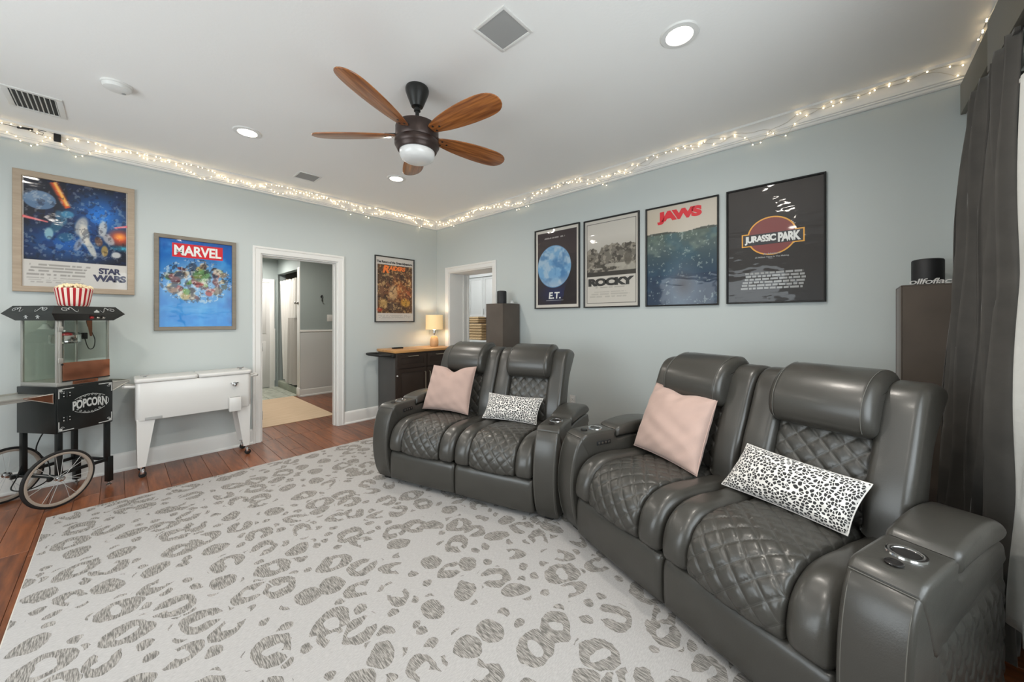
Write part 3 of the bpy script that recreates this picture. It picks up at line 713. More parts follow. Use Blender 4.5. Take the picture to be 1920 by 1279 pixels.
# ------------------------------------------------------------------ throw pillows
def pillow(name, label, corners, thick, m, group, face_sign=1, sag=.10, wr=.004, seed=0, chop=0.):
    """corners: world bottom-left, bottom-right, top-right, top-left of the pillow plane"""
    BL, BR, TR, TL = [Vector(c) for c in corners]; c = (BL + BR + TR + TL) / 4
    ex = ((BR - BL) + (TR - TL)).normalized(); ey0 = ((TL - BL) + (TR - BR)); nz = ex.cross(ey0).normalized(); ey = nz.cross(ex).normalized()
    loc = [(( p - c).dot(ex), (p - c).dot(ey)) for p in (BL, BR, TR, TL)]
    W = (BR - BL).length; H = (TL - BL).length; r = random.Random(seed); ph = [r.uniform(0, 6) for _ in range(6)]
    g = G(); lay = g.bm.loops.layers.uv.verify(); n = 45; Vs = {}
    for side in (1, -1):
        for i in range(n):
            for j in range(n):
                a = i / (n - 1) * 2 - 1; b = j / (n - 1) * 2 - 1
                a = math.sin(a * PI / 2) * .35 + a * .65; b = math.sin(b * PI / 2) * .35 + b * .65
                if (i in (0, n - 1) or j in (0, n - 1)) and side == -1: Vs[(side, i, j)] = Vs[(1, i, j)]; continue
                aa = a * (1 - sag * .5 * (1 - b * b) * a * a); bb = b * (1 - sag * .6 * (1 - a * a) * b * b)
                u, v = (aa + 1) / 2, (bb + 1) / 2
                x = (1 - u) * (1 - v) * loc[0][0] + u * (1 - v) * loc[1][0] + u * v * loc[2][0] + (1 - u) * v * loc[3][0]
                y = (1 - u) * (1 - v) * loc[0][1] + u * (1 - v) * loc[1][1] + u * v * loc[2][1] + (1 - u) * v * loc[3][1]
                ch = math.exp(-((a - .05) / .30) ** 2) * max(0, (b + .2) / 1.2) ** 3; y -= chop * ch
                h = ((1 - a ** 2) * (1 - b ** 2)); h = max(h, 0) ** .42 * thick / 2 * (1 - 1.6 * chop / .05 * .22 * math.exp(-((a - .05) / .16) ** 2) * max(0, b))
                h += wr * math.sin(a * 5 + ph[0] + 3 * math.sin(b * 2.5 + ph[1])) * math.sin(b * 6 + ph[2]) * (1 - a ** 4) * (1 - b ** 4) + wr * .8 * (1 - (1 - a * a) * (1 - b * b)) * math.sin((a + b * (1 if seed % 2 else -1)) * 13 + ph[3]) * (1 - max(abs(a), abs(b)) ** 8)
                Vs[(side, i, j)] = g.bm.verts.new((x, y, h * side))
        for i in range(n - 1):
            for j in range(n - 1):
                q = [Vs[(side, i, j)], Vs[(side, i + 1, j)], Vs[(side, i + 1, j + 1)], Vs[(side, i, j + 1)]]; ij = [(i, j), (i + 1, j), (i + 1, j + 1), (i, j + 1)]
                if side == -1: q.reverse(); ij.reverse()
                f = g.bm.faces.new(q)
                for lp, (p, w) in zip(f.loops, ij): lp[lay].uv = (p / (n - 1) * W + (1 if side < 0 else 0), w / (n - 1) * H)
    o = fin(name, g, m, ang=80)
    mw = Matrix((ex, ey, nz)).transposed().to_4x4(); mw.translation = c; o.matrix_world = mw
    rim = G(); pts = []
    for k in range(4 * 16):
        sd, f_ = divmod(k, 16); w = f_ / 16 * 2 - 1
        a, b = [(w, -1), (1, w), (-w, 1), (-1, -w)][sd]
        aa = a * (1 - sag * .5 * (1 - b * b) * a * a); bb = b * (1 - sag * .6 * (1 - a * a) * b * b); u, v = (aa + 1) / 2, (bb + 1) / 2
        ch = chop * math.exp(-((a - .05) / .30) ** 2) * max(0, (b + .2) / 1.2) ** 3
        pts.append(tuple((1 - u) * (1 - v) * loc[0][q] + u * (1 - v) * loc[1][q] + u * v * loc[2][q] + (1 - u) * v * loc[3][q] - q * ch for q in (0, 1)) + (0,))
    rim.tube(pts, .0028, 6, close=True); fin('piping', rim, m, o)
    return tag(o, label, 'pillow', group)
def SL(which, s, t, z):
    O, A = ((-1.885, -1.782), math.radians(-73.56)) if which == 'L' else ((-1.400, -3.305), math.radians(-110.4))
    u = (math.cos(A), math.sin(A)); n_ = (-u[1], u[0]); return (O[0] + s * u[0] + t * n_[0], O[1] + s * u[1] + t * n_[1], z)
pillow('throw_pillow', 'blush pink square velvet pillow on the far sofa', [SL('L', .165, .40, .512), SL('L', .64, .40, .512), SL('L', .645, .55, .90), SL('L', .20, .50, .90)], .16, M['pinkc'], 'square pink pillows', sag=.13, seed=1, chop=.045)
pillow('throw_pillow', 'blush pink square velvet pillow on the near sofa', [SL('R', .215, .42, .512), SL('R', .675, .375, .505), SL('R', .655, .60, .87), SL('R', .215, .60, .905)], .17, M['pinkc'], 'square pink pillows', sag=.09, wr=.006, seed=4, chop=.02)
pillow('lumbar_pillow', 'long black and white dotted lumbar pillow on the far sofa', [SL('L', .80, .385, .508), SL('L', 1.265, .41, .508), SL('L', 1.275, .54, .68), SL('L', .80, .49, .70)], .12, M['dots'], 'dotted lumbar pillows', sag=.14, seed=2)
pillow('lumbar_pillow', 'long black and white dotted lumbar pillow on the near sofa', [SL('R', .80, .40, .508), SL('R', 1.29, .405, .508), SL('R', 1.32, .52, .69), SL('R', .85, .53, .70)], .13, M['dots'], 'dotted lumbar pillows', sag=.10, seed=3)

# ------------------------------------------------------------------ ceiling fan
fan = thing('ceiling_fan', 'five blade wood and bronze ceiling fan with frosted glass bowl', 'fan', (-2.03, -2.63, ZC))
g = G(); g.lathe([(.001, 0), (.069, 0), (.073, -.012), (.072, -.028), (.060, -.062), (.042, -.108), (.036, -.122), (.001, -.125)]); fin('canopy', g, M['darkbronze'], fan)
g = G(); g.lathe([(.001, -.12), (.012, -.12), (.012, -.235), (.001, -.235)], n=16); g.lathe([(.001, -.132), (.021, -.134), (.021, -.150), (.001, -.152)], n=16); fin('downrod', g, M['darkbronze'], fan)
g = G(); g.lathe([(.001, -.188), (.024, -.19), (.03, -.20), (.034, -.215), (.06, -.222), (.001, -.223)], n=24); fin('rod_cover', g, M['alu'], fan)
g = G(); g.lathe([(.001, -.216), (.05, -.218), (.095, -.228), (.125, -.243), (.134, -.262), (.134, -.325), (.128, -.338), (.134, -.343), (.139, -.352), (.139, -.372), (.132, -.384), (.128, -.388), (.124, -.402), (.118, -.410), (.001, -.41)], n=48); fin('motor_housing', g, M['bronze'], fan)
g = G(); g.lathe([(.109, -.405), (.110, -.415), (.109, -.432), (.101, -.452), (.08, -.467), (.045, -.474), (.001, -.476)], n=48); fin('glass_bowl', g, M['bowl'], fan)
for k in range(5):
    a = math.radians(-155 + 72 * k); zb = -.305
    Rm = Matrix.Rotation(a, 3, 'Z') @ Matrix.Rotation(math.radians(-14), 3, 'X')
    out, _ = catmull([(.135, -.030), (.17, -.045), (.26, -.066), (.40, -.082), (.54, -.082), (.62, -.066), (.658, -.035), (.668, 0), (.658, .035), (.62, .066), (.54, .078), (.40, .074), (.26, .058), (.17, .038), (.135, .026)], 50)
    g = G(); g.soft([tuple(p) for p in out], -.004, .004, .0035, axis='z', seg=2)
    b = fin('blade', g, M['blade'], fan, ang=30); b.location = (0, 0, zb); b.rotation_euler = Rm.to_euler()
    g = G(); g.box((.09, -.026, .003), (.20, .026, .010), .002); g.prism([(.09, -.02), (.12, -.028), (.21, -.02), (.225, 0), (.21, .02), (.12, .028), (.09, .02)], .004, .009, 'z'); fin('blade_bracket', g, M['darkbronze'], b)
    for (sx, sy) in ((.165, -.018), (.165, .018), (.205, 0)):
        g = G(); g.lathe([(.001, -.0065), (.0065, -.006), (.007, -.004), (.001, -.003)], (sx, sy, 0), n=10); fin('screw', g, M['darkbronze'], b)

# ------------------------------------------------------------------ ceiling fittings
LBL = ['recessed ceiling light above the left doorway side of the room', 'recessed ceiling light just beyond the fan, near the room corner', 'recessed ceiling light over the near sofa', 'recessed ceiling light above the camera side of the room', 'recessed ceiling light above the popcorn cart side', 'recessed ceiling light beside the added left window']
for (x, y), lb in zip(SPOTS, LBL):
    t = thing('recessed_light', lb, 'light', (x, y, ZC), 0, 'recessed ceiling lights')
    g = G(); g.lathe([(.062, -.004), (.066, -.009), (.09, -.007), (.096, 0), (.062, 0)], n=40, cap=False); fin('trim_ring', g, M['trim'], t)
    g = G(); g.lathe([(.001, -.006), (.06, -.006), (.063, -.003), (.001, -.002)], n=32); fin('lens', g, M['spotdisc'], t)
for (x, y), lb in (((-1.992, -3.36), 'square in-ceiling speaker with grey grille, nearer the camera'), ((-1.996, -.535), 'square in-ceiling speaker with grey grille, near the back wall')):
    t = thing('ceiling_speaker', lb, 'speaker', (x, y, ZC), 0, 'square ceiling speakers')
    g = G(); s_ = .107
    for a, b in (((-s_, -s_), (s_, -s_ + .016)), ((-s_, s_ - .016), (s_, s_)), ((-s_, -s_ + .016), (-s_ + .016, s_ - .016)), ((s_ - .016, -s_ + .016), (s_, s_ - .016))): g.box((a[0], a[1], -.006), (b[0], b[1], 0), .0015)
    fin('frame', g, M['trim'], t)
    g = G(); g.box((-s_ + .016, -s_ + .016, -.003), (s_ - .016, s_ - .016, 0)); fin('grille', g, M['grille'], t, smooth=False)
t = thing('smoke_detector', 'round white smoke detector on the ceiling', 'detector', (-3.335, -1.27, ZC))
g = G(); g.lathe([(.001, 0), (.072, 0), (.072, -.010), (.066, -.012), (.066, -.018), (.060, -.030), (.04, -.036), (.001, -.037)], n=36); fin('body', g, M['trim'], t)
g = G(); g.lathe([(.001, -.036), (.010, -.037), (.010, -.039), (.001, -.040)], (.03, .02, 0), n=12); fin('test_button', g, M['grille'], t)
t = thing('air_vent', 'white rectangular ceiling air register with dark slats', 'vent', (-3.712, -.585, ZC))
g = G(); a, b = .125, .175
for p, q in (((-a, -b), (a, -b + .028)), ((-a, b - .028), (a, b)), ((-a, -b + .028), (-a + .028, b - .028)), ((a - .028, -b + .028), (a, b - .028))): g.box((p[0], p[1], -.007), (q[0], q[1], 0), .0015)
fin('frame', g, M['trim'], t)
g = G(); g.box((-a + .028, -b + .028, -.0015), (a - .028, b - .028, 0)); fin('duct_backing', g, M['dark_screen'], t, smooth=False)
for k in range(9):
    g = G(); x = -a + .036 + k * .0225; g.box((x, -b + .029, -.0075), (x + .003, b - .029, -.0015), rot=Matrix.Rotation(math.radians(28 if k < 7 else -28), 3, 'Y')); fin('slat', g, M['trim'], t, smooth=False)

# ------------------------------------------------------------------ fairy lights on the crown moulding
bg = G(); bg.lathe([(.0005, -.0036), (.0026, -.0026), (.0036, 0), (.0026, .0026), (.0005, .0036)], n=8)
bulb_me = bpy.data.meshes.new('bulb'); bg.bm.to_mesh(bulb_me); bg.bm.free(); bulb_me.materials.append(M['bulb']); bulb_me.shade_smooth()
def fairy(label, A, B, nrm, n, strands, dens=lambda u: 1.):
    t = thing('fairy_lights', label, 'string lights', (0, 0, 0), 0, 'fairy light strings on the moulding'); A = Vector(A); B = Vector(B); L = (B - A).length
    r = random.Random(int(L * 100) + n); cnt = 0
    for s_ in range(strands):
        ph = [r.uniform(0, 6) for _ in range(4)]; pts = []; K = int(L / .035)
        for k in range(K + 1):
            u = k / K; q = .5 + .33 * math.sin(u * L * 5.1 + ph[0]) + .24 * math.sin(u * L * 12.7 + ph[1]) + .1 * math.sin(u * L * 31 + ph[2])
            q = min(max(q, -.12), 1.0)                       # -: hangs just under the bead, 1: at the ceiling edge
            if q < 0: d, z = .024, 2.684 + q * .25
            else:
                C = np.array(crown[6:12]); s2 = q * (len(C) - 1); i = min(int(s2), len(C) - 2); f_ = s2 - i; d, z = C[i] * (1 - f_) + C[i + 1] * f_; d += .007; z -= .007
            p = A.lerp(B, u); pts.append((p.x + nrm[0] * d, p.y + nrm[1] * d, z))
        g = G(); g.tube(pts, .0011, 4); fin('wire', g, M['wire'], t)
        nb = n // strands
        for k in range(nb):
            u = (k + r.uniform(.1, .9)) / nb
            if r.random() > dens(u): continue
            i = min(int(u * K), K - 1); p = Vector(pts[i]).lerp(Vector(pts[i + 1]), u * K - i)
            b = link('bulb', bulb_me, t); b.location = (p.x + nrm[0] * .004, p.y + nrm[1] * .004, p.z - .004 + r.uniform(-.004, .004)); cnt += 1
    return t
fairy('tiny warm fairy lights strung along the moulding above the left doorway', (-4.6, 0, 0), (-.10, 0, 0), (0, -1), 250, 2)
fairy('tiny warm fairy lights strung along the moulding above the movie posters', (0, -.10, 0), (0, -5.14, 0), (-1, 0), 190, 2, lambda u: 1 - .45 * u)
fairy('tiny warm fairy lights strung above the window curtain valance', (-.06, YF, 0), (-1.9, YF, 0), (0, 1), 44, 2)
t = thing('power_adapter', 'small black power adapter with cable on the moulding by the air vent', 'adapter', (-3.655, -.075, 2.752))
g = G(); g.box((-.018, -.012, -.03), (.018, .012, .028), .003); fin('body', g, M['blackm'], t)
g = G(); g.tube([(-.018, 0, .026), (-.05, -.005, .03), (-.08, -.005, .024), (-.11, -.003, .034)], .0025, 6); fin('cable', g, M['blackm'], t)
t = thing('inline_switch', 'thin black cable with plug looping on the moulding at far left', 'cable', (-3.80, -.085, 2.765))
g = G(); g.tube([(-.3, .01, 0), (-.1, .0, -.004), (-.04, 0, -.006)], .002, 6); g.tube([(.0, 0, -.004), (.045, 0, -.02), (.075, 0, -.022), (.078, 0, -.004), (.05, 0, .004)], .002, 6); fin('cable', g, M['blackm'], t)
g = G(); g.box((-.045, -.006, -.008), (.03, .006, .006), .003, rot=Matrix.Rotation(math.radians(-8), 3, 'Y')); fin('plug', g, M['blackm'], t)

# ------------------------------------------------------------------ framed movie posters
def vnoise(U, V, fx, fy, seed):
    r = np.random.RandomState(seed); N = r.rand(64, 64); x = U * fx; y = V * fy; xi = x.astype(int); yi = y.astype(int); a = x - xi; b = y - yi
    a = a * a * (3 - 2 * a); b = b * b * (3 - 2 * b); q = lambda i, j: N[i % 64, j % 64]
    return q(xi, yi) * (1 - a) * (1 - b) + q(xi + 1, yi) * a * (1 - b) + q(xi, yi + 1) * (1 - a) * b + q(xi + 1, yi + 1) * a * b
def fbm(U, V, fx, fy, seed): return (vnoise(U, V, fx, fy, seed) * .55 + vnoise(U, V, fx * 2.1, fy * 2.1, seed + 1) * .28 + vnoise(U, V, fx * 4.3, fy * 4.3, seed + 2) * .17)
class Art:
    def __init__(s, base, aspect):
        s.nx, s.ny = 120, 178; s.U, s.V = np.meshgrid(np.linspace(0, 1, s.nx), np.linspace(0, 1, s.ny), indexing='ij'); s.A = aspect
        s.C = np.zeros((s.nx, s.ny, 3)) + np.array(base, float)
    def put(s, mask, c): mask = np.clip(mask, 0, 1)[..., None]; s.C = s.C * (1 - mask) + np.array(c, float) * mask
    def disc(s, cx, cy, rx, ry, c, soft=.1, rot=0., op=1.):
        x = (s.U - cx); y = (s.V - cy) * s.A; ca, sa = math.cos(rot), math.sin(rot); x, y = x * ca + y * sa, -x * sa + y * ca
        d = np.sqrt((x / rx) ** 2 + (y / ry) ** 2); s.put((1 - (d - 1) / soft) * (d > 1) * op + (d <= 1) * op, c)
    def rect(s, u0, u1, v0, v1, c, op=1.): s.put(((s.U >= u0) & (s.U <= u1) & (s.V >= v0) & (s.V <= v1)) * op, c)
    def beam(s, p, q, w0, w1, c, op=1.):
        px, py, qx, qy = p[0], p[1] * s.A, q[0], q[1] * s.A; dx, dy = qx - px, qy - py; L = math.hypot(dx, dy)
        t = ((s.U - px) * dx + (s.V * s.A - py) * dy) / L ** 2; d = abs((s.U - px) * dy - (s.V * s.A - py) * dx) / L
        w = w0 + (w1 - w0) * t; s.put(((t > 0) & (t < 1)) * np.clip(1.5 - d / np.maximum(w, 1e-4), 0, 1) * op, c)
    def lines(s, u0, u1, v0, v1, n, c, seed, op=.5):
        r = np.random.RandomState(seed)
        for k in range(n):
            v = v1 - (v1 - v0) * (k + .5) / n; a = u0 + (u1 - u0) * r.rand() * .15; b = u1 - (u1 - u0) * r.rand() * .15
            m = ((s.U > a) & (s.U < b) & (abs(s.V - v) < (v1 - v0) / n * .28)) * (vnoise(s.U, s.V, 46, 3, seed + k) > .3); s.put(m * op, c)
    def grad(s, c0, c1, v0=0., v1=1.): t = np.clip((s.V - v0) / (v1 - v0), 0, 1)[..., None]; s.C = np.array(c0, float) * (1 - t) + np.array(c1, float) * t
def poster(label, wall, a0, a1, z0, z1, fm, fw, art, wavy=False, matte=None, fd=.022):
    """a0..a1: position along the wall; art: Art; returns the thing and its inner size"""
    w = abs(a1 - a0); h = z1 - z0; mid = (a0 + a1) / 2; zc = (z0 + z1) / 2
    t = thing('framed_poster', label, 'poster', (mid, 0, zc) if wall == 'back' else (0, mid, zc), 0 if wall == 'back' else -PI / 2, 'framed movie posters')
    g = G(); rings = []
    pr = [(0, 0), (0, -fd), (.004, -fd - .002), (fw - .004, -fd), (fw, -fd + .004), (fw, -.004), (fw, 0)]
    for sx, sz in ((-1, -1), (1, -1), (1, 1), (-1, 1), (-1, -1)): rings.append([(sx * (w / 2 - p[0]), p[1], sz * (h / 2 - p[0])) for p in pr])
    R = [[g.bm.verts.new(p) for p in r] for r in rings[:4]]; n = len(pr)
    for i in range(4):
        for j in range(n): k = (j + 1) % n; g.bm.faces.new((R[i][j], R[i][k], R[(i + 1) % 4][k], R[(i + 1) % 4][j]))
    fin('frame', g, fm, t, ang=25)
    iw, ih = w - 2 * fw + .002, h - 2 * fw + .002
    nx, ny = art.nx, art.ny; X = (art.U - .5) * iw; Z = (art.V - .5) * ih; Y = np.full_like(X, -.008)
    co = np.stack([X, Y, Z], -1).reshape(-1, 3); idx = np.arange(nx * ny).reshape(nx, ny)
    F = np.stack([idx[:-1, :-1], idx[1:, :-1], idx[1:, 1:], idx[:-1, 1:]], -1).reshape(-1, 4)
    me = bpy.data.meshes.new('print'); me.from_pydata(co.tolist(), [], F.tolist()); c = np.clip(art.C, 0, 255) / 255.
    c = np.where(c <= .04045, c / 12.92, ((c + .055) / 1.055) ** 2.4); c = np.concatenate([c, np.ones(c.shape[:2] + (1,))], -1).astype(np.float32)
    at = me.color_attributes.new('print', 'FLOAT_COLOR', 'POINT'); at.data.foreach_set('color', c.ravel()); me.materials.append(M['printw' if wavy else 'print'])
    p = link('print', me, t)
    g = G(); g.box((-w / 2 + .003, -.006, -h / 2 + .003), (w / 2 - .003, -.001, h / 2 - .003)); fin('backing', g, M['blackm'], t, smooth=False)
    def txt(body, u0, u1, v0, v1, m, **k):
        return text_mesh('lettering', body, (u1 - u0) * iw, (v1 - v0) * ih, m, p, (((u0 + u1) / 2 - .5) * iw, -.0095, ((v0 + v1) / 2 - .5) * ih), depth=.0012, **k)
    return t, txt, iw, ih
ink = {k: mat('ink_' + k, c, .45, coat=.4) for k, c in dict(black=(26, 25, 30), white=(226, 226, 222), red=(206, 34, 38), navy=(38, 38, 70), orange=(232, 120, 48), bright_red=(214, 40, 50), grey=(150, 150, 148), amber=(226, 160, 52), maroon=(120, 44, 40), dark=(40, 38, 34)).items()}

# space adventure sheet (plain generic picture; its title lettering kept)
A = Art((196, 192, 186), 1.46)
sp = A.V > .245
tex = fbm(A.U, A.V, 9, 12, 3)
A.put(sp * ((A.U > .012) & (A.U < .988)), (22, 26, 40)); ins = sp * ((A.U > .012) & (A.U < .988))
A.put(ins * np.clip(1.2 - np.hypot((A.U - .72) / .34, (A.V - .72) / .24), 0, 1), (30, 110, 196))
A.put(ins * np.clip(1.1 - np.hypot((A.U - .40) / .55, (A.V - .42) / .22), 0, 1), (24, 84, 156))
A.put(ins * (tex > .58) * .5, (20, 40, 84))
A.disc(.15, .80, .14, .12, (86, 112, 142), .06); A.disc(.13, .83, .10, .06, (120, 142, 166), .5, op=.6); A.put(ins * np.clip(.4 - np.hypot((A.U - .16) / .14, (A.V - .775) / .03), 0, 1), (60, 60, 92))
A.beam((.27, .985), (.40, .76), .035, .03, (206, 84, 40)); A.beam((.28, .985), (.40, .78), .014, .016, (240, 176, 84))
A.beam((.0, .635), (.22, .605), .018, .006, (232, 120, 120)); A.beam((.86, .625), (1., .655), .008, .016, (232, 110, 120))
A.put(ins * np.clip(1.2 - np.hypot((A.U - .92) / .14, (A.V - .53) / .09), 0, 1), (214, 82, 46)); A.put(ins * np.clip(1. - np.hypot((A.U - .92) / .08, (A.V - .54) / .045), 0, 1), (246, 168, 70))
A.put(ins * np.clip(1.2 - np.hypot((A.U - .95) / .13, (A.V - .42) / .03), 0, 1), (60, 150, 176))
for k, (x, y, rx, ry, c, ro) in enumerate([(.34, .66, .05, .10, (60, 108, 140), .3), (.40, .70, .06, .05, (70, 140, 176), 0), (.30, .58, .05, .11, (46, 92, 116), -.4), (.38, .48, .08, .06, (34, 90, 124), .5),
        (.53, .60, .06, .14, (176, 172, 166), -.2), (.56, .52, .05, .15, (212, 204, 190), .1), (.62, .40, .035, .15, (206, 200, 186), .35), (.50, .42, .035, .10, (140, 146, 162), -.3),
        (.74, .60, .045, .12, (200, 196, 190), -.1), (.80, .50, .05, .09, (176, 172, 170), .5), (.70, .47, .04, .07, (116, 78, 56), .2), (.76, .38, .035, .08, (176, 140, 70), 0), (.88, .35, .05, .045, (214, 212, 206), 0), (.23, .50, .04, .08, (150, 190, 196), 0)]):
    A.disc(x, y, rx * .8, ry * .8, c, .45, ro, .8)
A.put(ins * (fbm(A.U, A.V, 26, 34, 8) > .66) * .28, (214, 210, 204)); A.put(ins * (fbm(A.U, A.V, 22, 30, 12) > .66) * .35, (16, 18, 30))
A.lines(.02, .62, .10, .22, 4, (116, 112, 108), 2, .55); A.lines(.02, .60, .035, .09, 3, (130, 126, 122), 5, .45)
t, txt, iw, ih = poster('large champagne framed poster with deep blue space picture, above the popcorn cart', 'back', -3.873, -3.231, 1.535, 2.468, M['frame_wood'], .044, A)
txt('STAR', .70, .93, .148, .208, ink['navy'], bold=.045, shear=0., spacing=.85); txt('WARS', .64, .985, .072, .140, ink['navy'], bold=.05, spacing=.85)
# hero sheet
A = Art((24, 112, 190), 1.5); tex = fbm(A.U, A.V, 7, 9, 21)
A.grad((22, 128, 204), (16, 84, 160)); A.put(np.clip((tex - .45) * 3, 0, 1) * .5, (70, 160, 220)); A.put(np.clip((.45 - fbm(A.U, A.V, 4, 6, 27)) * 4, 0, 1) * .5, (16, 72, 144))
A.put(np.clip(1.25 - np.hypot((A.U - .5) / .52, (A.V - .54) / .28), 0, 1) * .7, (172, 190, 204))
A.put(np.clip(1.0 - np.hypot((A.U - .5) / .5, (A.V - .20) / .09), 0, 1) * .5, (120, 180, 220))
r = random.Random(3); pal = [(110, 40, 40), (60, 52, 50), (96, 140, 62), (150, 60, 56), (196, 186, 168), (46, 62, 84), (132, 112, 90), (176, 164, 148), (58, 70, 60), (90, 34, 38), (176, 152, 90)]
for k in range(64):
    a = r.uniform(0, 6.28); q = math.sqrt(r.random()); x = .5 + .42 * q * math.cos(a); y = .53 + .20 * q * math.sin(a); A.disc(x, y, r.uniform(.02, .06), r.uniform(.02, .055), r.choice(pal), .5, r.uniform(0, 3), .85)
A.disc(.56, .60, .10, .09, (92, 134, 66), .5, .3, .8)
A.put((np.hypot((A.U - .5) / .5, (A.V - .53) / .26) < 1) * (fbm(A.U, A.V, 28, 36, 30) > .62) * .55, (28, 28, 34)); A.put((np.hypot((A.U - .5) / .5, (A.V - .53) / .26) < 1) * (fbm(A.U, A.V, 28, 36, 35) > .64) * .5, (220, 216, 206))
A.rect(.165, .865, .80, .955, (200, 36, 46))
t, txt, iw, ih = poster('blue poster with white title on a red box, in a weathered grey frame', 'back', -3.108, -2.503, 1.217, 2.109, M['frame_grey'], .034, A)
txt('MARVEL', .19, .84, .82, .937, ink['white'], bold=.03, spacing=.95)
# brown adventure sheet
A = Art((198, 192, 184), 1.5); ins = (A.U > .045) & (A.U < .965) & (A.V > .125) & (A.V < .885); A.put(ins, (92, 66, 46)); tex = fbm(A.U, A.V, 8, 11, 41)
A.put(ins * np.clip(1.2 - np.hypot((A.U - .6) / .45, (A.V - .52) / .28), 0, 1) * .8, (150, 88, 52)); A.put(ins * np.clip((tex - .5) * 5, 0, 1) * .6, (58, 46, 38)); A.put(ins * np.clip(1.1 - np.hypot((A.U - .25) / .22, (A.V - .7) / .12), 0, 1) * .5, (70, 62, 52))
for (x, y, rx, ry, c, ro) in [(.45, .45, .09, .16, (190, 158, 116), -.2), (.60, .50, .05, .12, (172, 106, 64), .2), (.5, .62, .06, .05, (150, 96, 54), 0), (.78, .30, .10, .09, (196, 150, 64), 0), (.20, .28, .08, .09, (186, 150, 90), .2), (.84, .42, .06, .10, (150, 84, 56), 0), (.14, .50, .06, .10, (120, 86, 62), 0), (.48, .22, .14, .10, (92, 72, 58), 0), (.10, .18, .05, .04, (170, 60, 40), 0), (.88, .62, .03, .08, (206, 170, 120), 0)]:
    A.disc(x, y, rx, ry * .9, c, .6, ro, .8)
A.put(ins * (fbm(A.U, A.V, 26, 38, 47) > .64) * .5, (226, 190, 130)); A.put(ins * (fbm(A.U, A.V, 24, 34, 52) > .62) * .5, (44, 34, 28))
A.lines(.06, .94, .03, .105, 4, (150, 146, 140), 9, .5)
t, txt, iw, ih = poster('small looking warm brown poster with white margins, left of the table lamp', 'back', -1.003, -.402, 1.283, 2.184, M['frame_black'], .013, A)
txt('The Return of the Great Adventure.', .03, .97, .905, .945, ink['black'], bold=.03)
txt('R', .17, .34, .755, .875, ink['orange'], bold=.05, shear=.25); txt('AIDERS', .33, .77, .80, .87, ink['orange'], bold=.05, shear=.2)
# moon sheet
A = Art((206, 200, 190), 1.5); ins = (A.U > .05) & (A.U < .95) & (A.V > .035) & (A.V < .965); A.put(ins, (46, 38, 40)); A.put(ins * np.clip(1.1 - np.hypot((A.U - .5) / .45, (A.V - .18) / .16), 0, 1) * .8, (34, 44, 92)); A.put(ins * (A.V > .66) * .5, (64, 52, 52))
A.disc(.44, .52, .385, .395, (112, 158, 196), .03); A.put((np.hypot(A.U - .44, (A.V - .52) * 1.5) < .385) * np.clip((fbm(A.U, A.V, 8, 12, 61) - .42) * 5, 0, 1) * .55, (190, 200, 206)); A.put((np.hypot(A.U - .44, (A.V - .52) * 1.5) < .385) * np.clip((fbm(A.U, A.V, 6, 9, 66) - .52) * 6, 0, 1) * .7, (62, 110, 158))
A.put((np.hypot(A.U - .44, (A.V - .52) * 1.5) < .385) * np.clip((.40 - A.V) * 6, 0, 1) * .7, (196, 196, 200))
A.put(ins * ((A.U > .74 + .16 * (A.V - .3) / .3 + .04 * (vnoise(A.U, A.V, 3, 30, 70) - .5)) & (A.V < .58)), (40, 34, 34))
A.lines(.2, .72, .875, .90, 1, (196, 190, 184), 71, .7); A.rect(.26, .66, .088, .094, (190, 190, 190), .7)
t, txt, iw, ih = poster('dark framed poster with a large blue moon disc, leftmost on the right wall', 'right', -1.955, -2.563, 1.442, 2.350, M['frame_black'], .013, A, wavy=True)
txt('E.T.', .32, .60, .11, .195, ink['white'], bold=.03, shear=.1)
# grey scale sheet
A = Art((198, 192, 182), 1.5); ins = (A.U > .035) & (A.U < .965) & (A.V > .035) & (A.V < .965); A.put(ins, (38, 37, 35)); ins = (A.U > .046) & (A.U < .954) & (A.V > .042) & (A.V < .958); A.put(ins, (196, 190, 180)); ph = ins * (A.V > .345)
A.put(ph * np.clip((.80 - A.V) * 4, 0, 1) * .6, (150, 145, 136)); hl = .66 + .05 * (fbm(A.U, A.V * 0, 7, 1, 80) - .5) * 3
A.put(ph * (A.V < hl), (112, 106, 96)); A.put(ph * (A.V < hl) * (fbm(A.U, A.V, 18, 30, 83) > .52) * .7, (158, 150, 136)); A.put(ph * (A.V < hl) * (fbm(A.U, A.V, 14, 22, 88) > .58) * .7, (58, 54, 48))
A.put(ph * (A.V < .49) * (vnoise(A.U, A.V, 4, 30, 90) > .45) * .8, (168, 162, 150)); A.put(ph * (A.V < .40), (62, 58, 52)); A.disc(.82, .53, .06, .10, (92, 86, 76), .3, 0, .8)
A.lines(.2, .8, .21, .225, 1, (150, 145, 136), 91, .7); A.lines(.08, .9, .10, .18, 3, (160, 155, 146), 92, .5)
t, txt, iw, ih = poster('grey scale poster with bold black title near its foot', 'right', -2.615, -3.214, 1.439, 2.342, M['frame_black'], .013, A, wavy=False)
txt('ROCKY', .07, .93, .235, .325, ink['dark'], bold=.07, spacing=.9)
